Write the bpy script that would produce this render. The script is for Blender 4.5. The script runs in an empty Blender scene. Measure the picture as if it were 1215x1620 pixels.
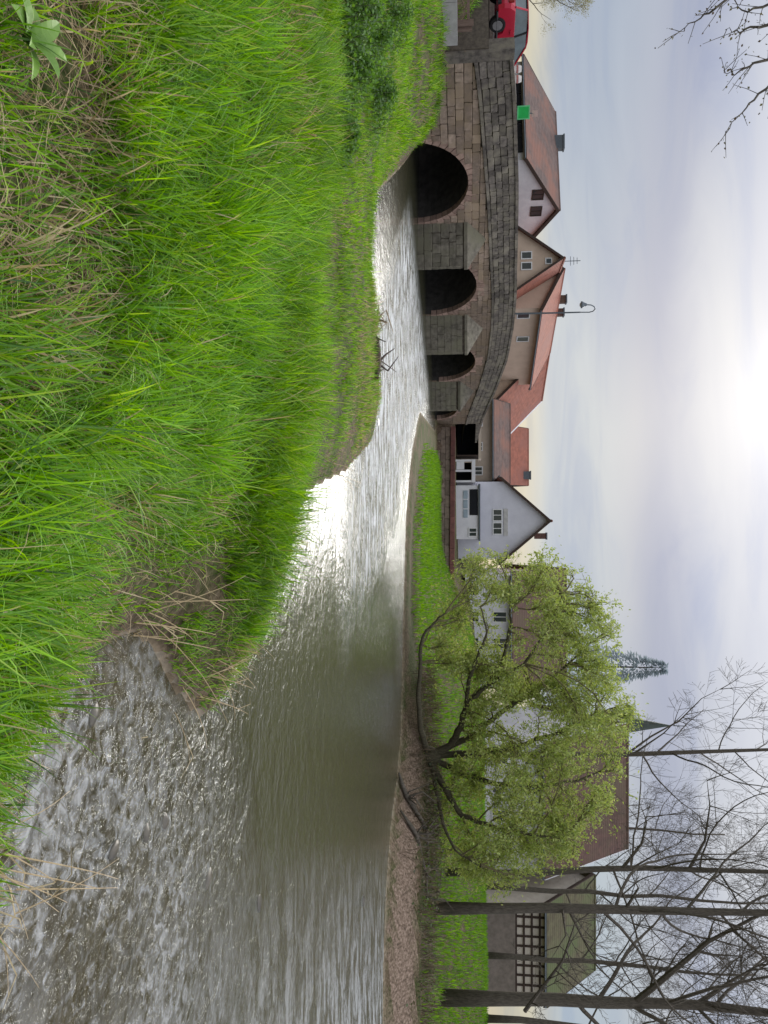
import bpy, math, random
import numpy as np
from mathutils import Vector, Matrix
random.seed(7); RNG = np.random.default_rng(7)
scene = bpy.context.scene
COL = scene.collection

# ------------------------------------------------------------------ camera
# The photograph is a landscape picture turned a quarter turn: world "up" points to the right of the frame.
EYE, FPX, VH = 2.4, 1180.0, 475.0
TH = math.atan((607.5 - VH) / FPX)
CF = np.array([0, math.cos(TH), -math.sin(TH)]); CU = np.array([0, math.sin(TH), math.cos(TH)]); CR = np.array([1.0, 0, 0])
CC = np.array([0, 0, EYE])
cam_data = bpy.data.cameras.new('camera'); cam = bpy.data.objects.new('camera', cam_data); COL.objects.link(cam)
cam_data.sensor_fit = 'VERTICAL'; cam_data.sensor_height = 36.0; cam_data.sensor_width = 27.0
cam_data.lens = FPX / 1620.0 * 36.0; cam_data.clip_start = 0.05; cam_data.clip_end = 3000
M = Matrix.Identity(4)
for i in range(3):
    M[i][0] = CU[i]; M[i][1] = -CR[i]; M[i][2] = -CF[i]; M[i][3] = CC[i]
cam.matrix_world = M
scene.camera = cam

# ------------------------------------------------------------------ light
SUN_EL, SUN_AZ = math.radians(24), math.radians(-8)      # azimuth from +Y towards +X
SDIR = Vector((math.sin(SUN_AZ) * math.cos(SUN_EL), math.cos(SUN_AZ) * math.cos(SUN_EL), math.sin(SUN_EL)))
world = bpy.data.worlds.new('World'); scene.world = world; world.use_nodes = True
nt = world.node_tree; nt.nodes.clear()
def N(tree, t, **kw):
    n = tree.nodes.new(t)
    for k, v in kw.items():
        if k.startswith('i_'): n.inputs[k[2:].replace('_', ' ')].default_value = v
        else: setattr(n, k, v)
    return n
def math_n(tree, op, a, b=None, clamp=False):
    n = tree.nodes.new('ShaderNodeMath'); n.operation = op; n.use_clamp = clamp
    for i, x in enumerate((a, b)):
        if x is None: continue
        if isinstance(x, (int, float)): n.inputs[i].default_value = x
        else: tree.links.new(x, n.inputs[i])
    return n.outputs[0]
def mixc(tree, fac, a, b, blend='MIX'):
    n = tree.nodes.new('ShaderNodeMix'); n.data_type = 'RGBA'; n.blend_type = blend
    for sock, x in ((n.inputs[0], fac), (n.inputs[6], a), (n.inputs[7], b)):
        if isinstance(x, (int, float)): sock.default_value = x
        elif isinstance(x, (tuple, list)): sock.default_value = tuple(x) + ((1,) if len(x) == 3 else ())
        else: tree.links.new(x, sock)
    return n.outputs[2]
def ramp(tree, fac, stops, interp='LINEAR'):
    n = tree.nodes.new('ShaderNodeValToRGB'); cr = n.color_ramp; cr.interpolation = interp
    while len(cr.elements) < len(stops): cr.elements.new(0.5)
    for e, (p, c) in zip(cr.elements, stops):
        e.position = p; e.color = tuple(c) + (1,) if len(c) == 3 else c
    if fac is not None: tree.links.new(fac, n.inputs[0])
    return n.outputs[0]
def build_world():
    L = nt.links
    sky = N(nt, 'ShaderNodeTexSky', sky_type='NISHITA', sun_disc=False, sun_elevation=SUN_EL, sun_rotation=SUN_AZ)
    nish = mixc(nt, 1.0, sky.outputs[0], (0.055, 0.055, 0.055), "MULTIPLY")
    tc = N(nt, 'ShaderNodeTexCoord')
    nrm = N(nt, 'ShaderNodeVectorMath', operation='NORMALIZE'); L.new(tc.outputs['Generated'], nrm.inputs[0])
    sep = N(nt, 'ShaderNodeSeparateXYZ'); L.new(nrm.outputs[0], sep.inputs[0])
    z = math_n(nt, 'MAXIMUM', sep.outputs[2], 0.0)
    zz = math_n(nt, 'ADD', z, 0.13)
    px = math_n(nt, 'DIVIDE', sep.outputs[0], zz); py = math_n(nt, 'DIVIDE', sep.outputs[1], zz)
    comb = N(nt, 'ShaderNodeCombineXYZ'); L.new(math_n(nt, 'MULTIPLY', px, 0.55), comb.inputs[0]); L.new(py, comb.inputs[1])
    off = N(nt, 'ShaderNodeVectorMath', operation='ADD'); L.new(comb.outputs[0], off.inputs[0]); off.inputs[1].default_value = (3.1, 7.4, 0)
    n1 = N(nt, 'ShaderNodeTexNoise', i_Scale=0.75, i_Detail=4.0, i_Roughness=0.45, i_Distortion=0.5); L.new(off.outputs[0], n1.inputs[0])
    n2 = N(nt, 'ShaderNodeTexNoise', i_Scale=2.2, i_Detail=6.0, i_Roughness=0.55, i_Distortion=0.9); L.new(off.outputs[0], n2.inputs[0])
    # overcast: brighter overhead than at the horizon
    lum = math_n(nt, 'MULTIPLY_ADD', math_n(nt, 'MULTIPLY', z, z), 1.25); lum.node.inputs[2].default_value = 0.285
    base = ramp(nt, z, [(0.0, (1.30, 1.17, .88)), (0.070, (1.45, 1.34, 1.02)), (0.104, (.86, 1.0, 1.20)), (0.155, (.92, 1.03, 1.16)), (0.21, (1.07, 1.10, 1.15)), (0.34, (1.04, 1.07, 1.17)), (1.0, (.97, .98, 1.0))])
    shade = ramp(nt, n1.outputs[0], [(0.36, (.84, .87, .97)), (0.48, (.96, .97, 1.01)), (0.62, (1.10, 1.09, 1.06))])
    shade2 = ramp(nt, n2.outputs[0], [(0.34, (.74, .80, .94)), (0.50, (1.0, 1.0, 1.0)), (0.66, (1.10, 1.09, 1.06))])
    # a long stratus bank
    zb = math_n(nt, 'DIVIDE', math_n(nt, 'SUBTRACT', math_n(nt, 'ADD', z, math_n(nt, 'MULTIPLY', math_n(nt, 'SUBTRACT', n2.outputs[0], .5), .05)), .238), .034)
    gb = math_n(nt, 'POWER', 2.718, math_n(nt, 'MULTIPLY', math_n(nt, 'MULTIPLY', zb, zb), -1.0))
    nb = N(nt, 'ShaderNodeTexNoise', i_Scale=1.6, i_Detail=2.0); L.new(nrm.outputs[0], nb.inputs[0])
    gb = math_n(nt, 'MULTIPLY', gb, math_n(nt, 'MULTIPLY', math_n(nt, 'SUBTRACT', nb.outputs[0], .36), 4.5, True), True)
    base = mixc(nt, gb, base, mixc(nt, 1.0, base, (.70, .72, .84), 'MULTIPLY'))
    c = mixc(nt, 1.0, base, shade, 'MULTIPLY'); c = mixc(nt, 0.55, c, mixc(nt, 1.0, c, shade2, 'MULTIPLY'))
    sc = N(nt, 'ShaderNodeVectorMath', operation='SCALE'); L.new(c, sc.inputs[0]); L.new(lum, sc.inputs['Scale'])
    # glow of the veiled sun
    dot = N(nt, 'ShaderNodeVectorMath', operation='DOT_PRODUCT'); L.new(nrm.outputs[0], dot.inputs[0]); dot.inputs[1].default_value = SDIR
    g = math_n(nt, 'POWER', math_n(nt, 'MAXIMUM', dot.outputs['Value'], 0.0), 420.0)
    g2 = math_n(nt, 'POWER', math_n(nt, 'MAXIMUM', dot.outputs['Value'], 0.0), 40.0)
    gl = math_n(nt, 'ADD', math_n(nt, 'MULTIPLY', g, 0.30), math_n(nt, 'MULTIPLY', g2, 0.075))
    gc = N(nt, 'ShaderNodeVectorMath', operation='SCALE'); gc.inputs[0].default_value = (1.0, 0.97, 0.88); L.new(gl, gc.inputs['Scale'])
    add = N(nt, 'ShaderNodeVectorMath', operation='ADD'); L.new(sc.outputs[0], add.inputs[0]); L.new(gc.outputs[0], add.inputs[1])
    fin = mixc(nt, 0.88, nish, add.outputs[0])
    bg = N(nt, 'ShaderNodeBackground'); L.new(fin, bg.inputs[0]); bg.inputs[1].default_value = 1.0
    out = N(nt, 'ShaderNodeOutputWorld'); L.new(bg.outputs[0], out.inputs[0])
build_world()
sun_data = bpy.data.lights.new('sun', 'SUN'); sun = bpy.data.objects.new('sun', sun_data); COL.objects.link(sun)
sun_data.energy = 1.5; sun_data.angle = math.radians(28); sun_data.color = (1.0, 0.95, 0.86)
sun.rotation_euler = (-SDIR).to_track_quat('-Z', 'Y').to_euler()
sun.location = (0, 0, 60)
vs = scene.view_settings; vs.view_transform = 'Standard'; vs.look = 'None'; vs.gamma = 1.0; vs.exposure = 0.6; vs.use_curve_mapping = False
scene.render.engine = 'CYCLES'
scene.cycles.use_denoising = True
scene.cycles.max_bounces = 6; scene.cycles.transparent_max_bounces = 8; scene.cycles.caustics_reflective = False; scene.cycles.caustics_refractive = False

# ------------------------------------------------------------------ photo pixel (x, y of the 1215x1620 frame) -> place
def ray(px, py):
    return CR * ((py - 810) / FPX) + CU * ((607.5 - (1215 - px)) / FPX) + CF
def at(px, py, Y):
    d = ray(px, py); return CC + d * (Y / d[1])
def gnd(px, py, z=0.0):
    d = ray(px, py); return CC + d * ((z - EYE) / d[2])
def onplane(px, py, P, n):
    d = ray(px, py); return CC + d * (((P - CC) @ n) / (d @ n))
def unit(v):
    v = np.array(v, float); return v / np.linalg.norm(v)
def smooth(a, b, x):
    t = np.clip((np.asarray(x, float) - a) / (b - a), 0, 1); return t * t * (3 - 2 * t)

# ------------------------------------------------------------------ object helpers
def tag(o, label=None, cat=None, group=None, kind=None):
    if label: o['label'] = label
    if cat: o['category'] = cat
    if group: o['group'] = group
    if kind: o['kind'] = kind
    return o
def thing(name, label, cat, loc=(0, 0, 0), group=None):
    o = bpy.data.objects.new(name, None); COL.objects.link(o); o.location = loc; o.empty_display_size = 0.2
    return tag(o, label, cat, group)
def link(name, me, parent=None):
    o = bpy.data.objects.new(name, me); COL.objects.link(o)
    if parent is not None:
        o.parent = parent; o.matrix_parent_inverse = Matrix.Translation(-Vector(world_loc(parent)))
    return o
def world_loc(o):
    v = Vector(o.location)
    return v if o.parent is None else Vector((0, 0, 0)) if o.type != 'EMPTY' else v
class MB:
    """collects faces in world coordinates; build() links them as one mesh object"""
    def __init__(s): s.v = []; s.f = []
    def poly(s, pts):
        k = len(s.v); s.v += [tuple(map(float, p)) for p in pts]; s.f.append(list(range(k, k + len(pts))))
    def prism(s, base, off):
        k = len(s.v); n = len(base); off = np.array(off, float)
        s.v += [tuple(map(float, p)) for p in base] + [tuple(map(float, np.array(p, float) + off)) for p in base]
        s.f.append(list(range(k, k + n))[::-1]); s.f.append(list(range(k + n, k + 2 * n)))
        for i in range(n):
            j = (i + 1) % n; s.f.append([k + i, k + j, k + n + j, k + n + i])
        return s
    def box(s, o, a, b, c):
        o = np.array(o, float); a = np.array(a, float); b = np.array(b, float)
        return s.prism([o, o + a, o + a + b, o + b], c)
    def tube(s, pts, radii, sides=5, cap=True):
        pts = [np.array(p, float) for p in pts]; k = len(s.v); n = len(pts); prev = None
        for i, p in enumerate(pts):
            t = unit(pts[min(i + 1, n - 1)] - pts[max(i - 1, 0)] + 1e-9)
            if prev is None:
                ref = np.array([0, 0, 1.0]) if abs(t[2]) < 0.9 else np.array([1.0, 0, 0])
                a = unit(np.cross(t, ref))
            else:
                a = prev - t * (prev @ t); a = unit(a + 1e-9)
            prev = a; b = np.cross(t, a)
            r = radii[i] if hasattr(radii, '__len__') else radii
            for j in range(sides):
                w = 2 * math.pi * j / sides
                q = p + r * (math.cos(w) * a + math.sin(w) * b); s.v.append((q[0], q[1], q[2]))
        for i in range(n - 1):
            for j in range(sides):
                j2 = (j + 1) % sides
                s.f.append([k + i * sides + j, k + i * sides + j2, k + (i + 1) * sides + j2, k + (i + 1) * sides + j])
        if cap:
            s.f.append([k + j for j in range(sides)][::-1]); s.f.append([k + (n - 1) * sides + j for j in range(sides)])
        return s
    def build(s, name, mat, parent=None, shade=False, fix=True):
        me = bpy.data.meshes.new(name); me.from_pydata(s.v, [], s.f)
        if fix:
            import bmesh
            bm = bmesh.new(); bm.from_mesh(me); bmesh.ops.recalc_face_normals(bm, faces=bm.faces); bm.to_mesh(me); bm.free()
        if mat: me.materials.append(mat)
        if shade: me.polygons.foreach_set('use_smooth', [True] * len(me.polygons))
        me.update()
        return link(name, me, parent)
def np_mesh(name, verts, quads, mat, parent=None, cols=None, tris=None, shade=False):
    me = bpy.data.meshes.new(name)
    verts = np.asarray(verts, np.float32); quads = np.asarray(quads, np.int32).reshape(-1, 4)
    tris = np.zeros((0, 3), np.int32) if tris is None else np.asarray(tris, np.int32).reshape(-1, 3)
    nq, ntr = len(quads), len(tris)
    me.vertices.add(len(verts)); me.vertices.foreach_set('co', verts.ravel())
    me.loops.add(nq * 4 + ntr * 3); me.loops.foreach_set('vertex_index', np.concatenate([quads.ravel(), tris.ravel()]))
    me.polygons.add(nq + ntr)
    me.polygons.foreach_set('loop_start', np.concatenate([np.arange(nq) * 4, nq * 4 + np.arange(ntr) * 3]).astype(np.int32))
    if cols is not None:
        a = me.attributes.new('Col', 'FLOAT_COLOR', 'POINT')
        a.data.foreach_set('color', np.concatenate([cols, np.ones((len(cols), 1))], 1).astype(np.float32).ravel())
    me.update(calc_edges=True); me.validate()
    if shade: me.polygons.foreach_set('use_smooth', [True] * len(me.polygons))
    if mat: me.materials.append(mat)
    return link(name, me, parent)

# ------------------------------------------------------------------ materials
MATS = {}
def mat(name, c1, c2=None, scale=3.0, rough=0.85, bump=0.3, detail=6.0, dist=0.02, c3=None, scale3=0.6, stretch=None, objvar=0.0, spec=0.3, metal=0.0):
    if name in MATS: return MATS[name]
    m = bpy.data.materials.new(name); m.use_nodes = True; t = m.node_tree; L = t.links
    b = t.nodes['Principled BSDF']; b.inputs['Roughness'].default_value = rough; b.inputs['Specular IOR Level'].default_value = spec; b.inputs['Metallic'].default_value = metal
    tc = N(t, 'ShaderNodeTexCoord'); vec = tc.outputs['Object']
    geo = N(t, 'ShaderNodeNewGeometry'); vec = geo.outputs['Position']
    if stretch:
        mp = N(t, 'ShaderNodeMapping'); mp.inputs['Scale'].default_value = stretch; L.new(vec, mp.inputs[0]); vec = mp.outputs[0]
    n = N(t, 'ShaderNodeTexNoise', i_Scale=scale, i_Detail=detail, i_Roughness=0.62); L.new(vec, n.inputs[0])
    c2 = c2 or tuple(x * 0.75 for x in c1)
    f = ramp(t, n.outputs[0], [(0.35, c2), (0.65, c1)])
    if c3:
        n3 = N(t, 'ShaderNodeTexNoise', i_Scale=scale3, i_Detail=4.0, i_Roughness=0.6); L.new(vec, n3.inputs[0])
        f = mixc(t, ramp(t, n3.outputs[0], [(0.45, (0, 0, 0)), (0.62, (1, 1, 1))]), f, c3)
    if objvar:
        oi = N(t, 'ShaderNodeObjectInfo')
        hs = N(t, 'ShaderNodeHueSaturation'); L.new(f, hs.inputs['Color'])
        L.new(math_n(t, 'ADD', math_n(t, 'MULTIPLY', oi.outputs['Random'], 2 * objvar), 1 - objvar), hs.inputs['Value'])
        f = hs.outputs[0]
    L.new(f, b.inputs['Base Color'])
    if bump:
        bp = N(t, 'ShaderNodeBump', i_Strength=bump, i_Distance=dist); L.new(n.outputs[0], bp.inputs['Height']); L.new(bp.outputs[0], b.inputs['Normal'])
    MATS[name] = m; return m
def leaf_mat(name, transl=0.4, gloss=0.05, rough=0.4):
    m = bpy.data.materials.new(name); m.use_nodes = True; t = m.node_tree; L = t.links; t.nodes.clear()
    a = N(t, 'ShaderNodeAttribute', attribute_name='Col')
    d = N(t, 'ShaderNodeBsdfDiffuse'); L.new(a.outputs['Color'], d.inputs[0])
    hs = N(t, 'ShaderNodeHueSaturation', i_Hue=0.485, i_Saturation=1.1, i_Value=1.25); L.new(a.outputs['Color'], hs.inputs['Color'])
    tr = N(t, 'ShaderNodeBsdfTranslucent'); L.new(hs.outputs[0], tr.inputs[0])
    g = N(t, 'ShaderNodeBsdfGlossy', i_Roughness=rough); g.inputs[0].default_value = (1, 1, 1, 1)
    m1 = N(t, 'ShaderNodeMixShader'); m1.inputs[0].default_value = transl; L.new(d.outputs[0], m1.inputs[1]); L.new(tr.outputs[0], m1.inputs[2])
    m2 = N(t, 'ShaderNodeMixShader'); m2.inputs[0].default_value = gloss; L.new(m1.outputs[0], m2.inputs[1]); L.new(g.outputs[0], m2.inputs[2])
    o = N(t, 'ShaderNodeOutputMaterial'); L.new(m2.outputs[0], o.inputs[0])
    return m
M_GRASS = leaf_mat('grass_blades', 0.45, 0.025, 0.4); M_LEAF = leaf_mat('leaves', 0.45, 0.04, 0.5); M_DRY = leaf_mat('dry_stems', 0.2, 0.03, 0.6)
def glass_mat(name, col):
    if name in MATS: return MATS[name]
    m = mat(name, col, tuple(c * .6 for c in col), 2.0, 0.08, 0.0, spec=0.6); return m

# ------------------------------------------------------------------ bridge frame: s along the downstream face, n out of it
BP = gnd(655, 290); BQ = gnd(685, 620); BD = unit(BQ - BP); BN = np.array([BD[1], -BD[0], 0.0])
def B(s, n, z): return BP + BD * s + BN * n + np.array([0, 0, z])
def bridge_sn(X, Y):
    dx, dy = X - BP[0], Y - BP[1]
    return dx * BD[0] + dy * BD[1], dx * BN[0] + dy * BN[1]
TOPS, TOPZ = [-9, -6, -4.3, .7, 8.5, 11.5, 15, 19, 23.5, 27, 32], [3.9, 4.05, 4.25, 4.67, 5.05, 5.08, 4.93, 4.38, 3.56, 3.2, 2.9]
def ptop(s): return float(np.interp(s, TOPS, TOPZ))
def pstr(s): return ptop(s) - float(np.interp(s, [-6, 0, 10, 20, 27], [1.42, 1.43, 1.32, 1.25, 1.2]))
ARCHES = [(0.10, 2.45, 0.0), (7.60, 2.62, 0.28), (15.50, 2.45, 0.45), (22.1, 1.55, 0.1)]      # centre, radius, springing height
BW = 7.0

# ------------------------------------------------------------------ river outline and terrain
near_px = [(-70, 1480), (-60, 1400), (-45, 1300), (-15, 1200), (35, 1110), (95, 1050), (185, 1000), (240, 1012), (275, 1085), (318, 1132), (345, 1100), (365, 1050), (388, 1000), (412, 930), (450, 868), (458, 825),
           (480, 775), (545, 742), (583, 700), (590, 640), (586, 585), (575, 540), (577, 500), (570, 450), (566, 400), (570, 340), (588, 305), (630, 262)]
far_px = [(664, 652), (652, 710), (647, 760), (642, 830), (640, 900), (637, 1000), (636, 1080), (634, 1160), (628, 1230), (618, 1310), (611, 1400), (607, 1500), (605, 1620)]
near_w = [gnd(*p)[:2] for p in near_px]; far_w = [gnd(*p)[:2] for p in far_px]
a0 = B(-2.2, 0.3, 0)[:2]; a1 = B(-2.2, -BW - 2, 0)[:2]; a2 = B(2, -30, 0)[:2]; b2 = B(26, -30, 0)[:2]; b1 = B(23.8, -BW - 2, 0)[:2]; b0 = B(23.8, 1.0, 0)[:2]
NEAR = [np.array((30., -45.)), np.array((9., -10.)), np.array((3.4, 0.))] + near_w + [a0, a1, a2]
FAR = [b2, b1, b0] + far_w + [np.array((28., 17.)), np.array((60., -25.))]
RIVER = np.array(NEAR + FAR)
def seg_dist(X, Y, pts):
    best = np.full(X.shape, 1e9)
    for (x0, y0), (x1, y1) in zip(pts[:-1], pts[1:]):
        dx, dy = x1 - x0, y1 - y0; L2 = dx * dx + dy * dy + 1e-12
        t = np.clip(((X - x0) * dx + (Y - y0) * dy) / L2, 0, 1)
        best = np.minimum(best, (X - x0 - t * dx) ** 2 + (Y - y0 - t * dy) ** 2)
    return np.sqrt(best)
def in_river(X, Y):
    ins = np.zeros(X.shape, bool); n = len(RIVER)
    for i in range(n):
        x0, y0 = RIVER[i]; x1, y1 = RIVER[(i + 1) % n]
        c = ((y0 > Y) != (y1 > Y)) & (X < (x1 - x0) * (Y - y0) / (y1 - y0 + 1e-12) + x0)
        ins ^= c
    return ins
def wob(X, Y, k=1.0):
    return (np.sin(X * 1.3 * k + 1.7) * np.cos(Y * 1.1 * k + .4) + .6 * np.sin(X * 2.9 * k + Y * 1.7 * k) + .4 * np.cos(X * 5.3 * k - Y * 4.1 * k + 2)) / 2
WALL_A, WALL_B = B(24.3, 0.4, 0)[:2], np.array((13.0, 49.0))
def wall_side(X, Y):        # > 0 behind the river wall
    d = WALL_B - WALL_A; d = d / np.linalg.norm(d)
    return -(X - WALL_A[0]) * d[1] + (Y - WALL_A[1]) * d[0]
def terrain(X, Y):
    X = np.asarray(X, float); Y = np.asarray(Y, float)
    dn = seg_dist(X, Y, NEAR); df = seg_dist(X, Y, FAR); ins = in_river(X, Y)
    s, n = bridge_sn(X, Y)
    # near bank
    plat = 0.92 - 0.42 * smooth(5.5, 8.5, Y + 0.25 * X) + 0.75 * smooth(18, 28, Y - 0.35 * (X + 14)) * smooth(-9, -14, X)
    plat = plat + 0.25 * smooth(-3, -9, X) * smooth(3, 7, Y)
    zn = 0.05 + plat * (1 - np.exp(-dn / 1.25)) + 0.05 * wob(X, Y) * smooth(0, 1.2, dn)
    emb = smooth(0.9, -2.6, n) * smooth(-5.2, -7.5, s)
    zn = zn + (3.12 - zn) * emb
    # far bank
    left = 0.04 + 0.10 * smooth(0, .6, df) + 0.22 * smooth(1.5, 3.2, df) + 0.10 * smooth(4, 12, df)
    right = 0.05 + 0.90 * smooth(0, 1.6, df) + 2.3 * smooth(2.5, 20, df)
    w = smooth(3.5, 10.5, X + 0.1 * (Y - 27))
    zf = left * (1 - w) + right * w + 0.05 * wob(X, Y) * smooth(0, 2, df)
    behind = wall_side(X, Y)
    zf = np.maximum(zf, 1.42 * smooth(0.05, 0.35, behind) + 1.6 * smooth(3, 30, behind) - 0.0)
    near = dn <= df
    # beyond the bridge the street rises on both sides
    zl = 3.0 * smooth(-9.5, -14, n)
    out = np.where(near, zn, zf)
    out = np.where((n < -9) & ~ins, np.maximum(out, zl * smooth(0.2, 2.5, np.minimum(dn, df))), out)
    dist = np.hypot(X, Y)
    out = out + 6.0 * smooth(130, 500, dist)
    bed = -0.05 - 0.50 * smooth(0.1, 5.0, np.minimum(dn, df)) * smooth(2.0, 11, Y + .35 * X) - 0.10 * smooth(0.05, .8, np.minimum(dn, df)) + 0.03 * wob(X, Y, 2.1)
    return np.where(ins, bed, np.maximum(out, 0.03))
def tz(x, y): return float(terrain(np.array([x]), np.array([y]))[0])

def axis(parts):
    out = []
    for a, b, st in parts: out.append(np.arange(a, b - 1e-6, st))
    return np.concatenate(out + [[parts[-1][1]]])
def build_ground():
    xs = axis([(-900, -200, 100), (-200, -60, 14), (-60, -24, 1.2), (-24, -8, .3), (-8, 4, .11), (4, 20, .3), (20, 60, 1.2), (60, 200, 14), (200, 900, 100)])
    ys = axis([(-200, -20, 20), (-20, 1, .8), (1, 9, .11), (9, 34, .26), (34, 62, .5), (62, 120, 2), (120, 300, 15), (300, 1400, 120)])
    X, Y = np.meshgrid(xs, ys); Z = terrain(X, Y)
    V = np.stack([X, Y, Z], -1).reshape(-1, 3); nx, ny = len(xs), len(ys)
    i = np.arange((ny - 1) * (nx - 1)); r = i // (nx - 1); c = i % (nx - 1); k = r * nx + c
    Q = np.stack([k, k + 1, k + nx + 1, k + nx], 1)
    m = bpy.data.materials.new('ground_soil'); m.use_nodes = True; t = m.node_tree; L = t.links
    b = t.nodes['Principled BSDF']; b.inputs['Roughness'].default_value = .95; b.inputs['Specular IOR Level'].default_value = .15
    geo = N(t, 'ShaderNodeNewGeometry'); sep = N(t, 'ShaderNodeSeparateXYZ'); L.new(geo.outputs['Position'], sep.inputs[0])
    n1 = N(t, 'ShaderNodeTexNoise', i_Scale=1.1, i_Detail=7.0, i_Roughness=.65); L.new(geo.outputs['Position'], n1.inputs[0])
    n2 = N(t, 'ShaderNodeTexNoise', i_Scale=14.0, i_Detail=5.0, i_Roughness=.6); L.new(geo.outputs['Position'], n2.inputs[0])
    soil = ramp(t, n2.outputs[0], [(.3, (.045, .032, .02)), (.5, (.11, .082, .05)), (.72, (.20, .155, .105))])
    turf = ramp(t, n2.outputs[0], [(.3, (.025, .035, .012)), (.5, (.06, .075, .022)), (.65, (.11, .10, .05))])
    vo = N(t, 'ShaderNodeTexVoronoi', i_Scale=9.0); L.new(geo.outputs['Position'], vo.inputs[0])
    sepc = N(t, 'ShaderNodeSeparateXYZ'); L.new(vo.outputs['Color'], sepc.inputs[0])
    peb = mixc(t, .55, ramp(t, n2.outputs[0], [(.3, (.07, .052, .03)), (.7, (.34, .265, .17))]), ramp(t, sepc.outputs[0], [(0, (.10, .08, .05)), (.5, (.26, .21, .145)), (1, (.46, .41, .33))]))
    c = mixc(t, ramp(t, n1.outputs[0], [(.42, (0, 0, 0)), (.56, (1, 1, 1))]), soil, turf)
    wet = ramp(t, math_n(t, 'ADD', math_n(t, 'MULTIPLY', sep.outputs[2], 2.5), .5), [(.42, (1, 1, 1)), (.72, (0, 0, 0))])
    # bare red-brown earth of the steep right bank
    steep = N(t, 'ShaderNodeSeparateXYZ'); L.new(geo.outputs['True Normal'], steep.inputs[0])
    st = ramp(t, steep.outputs[2], [(.80, (1, 1, 1)), (.93, (0, 0, 0))])
    earth = ramp(t, n2.outputs[0], [(.3, (.07, .052, .038)), (.48, (.20, .145, .108)), (.68, (.36, .275, .215))])
    dk = ramp(t, n2.outputs[0], [(.3, (.035, .025, .017)), (.5, (.095, .068, .047)), (.7, (.17, .125, .09))])
    earth = mixc(t, math_n(t, 'MULTIPLY', math_n(t, 'SUBTRACT', sep.outputs[0], 4.0), .4, True), dk, earth)
    c = mixc(t, st, c, earth); c = mixc(t, wet, c, peb)
    L.new(c, b.inputs['Base Color'])
    bp = N(t, 'ShaderNodeBump', i_Strength=.7, i_Distance=.04); L.new(n2.outputs[0], bp.inputs['Height']); L.new(bp.outputs[0], b.inputs['Normal'])
    o = np_mesh('ground', V, Q, m, shade=True); tag(o, 'grassy river banks and brown river bed', 'ground', kind='structure')
build_ground()

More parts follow.
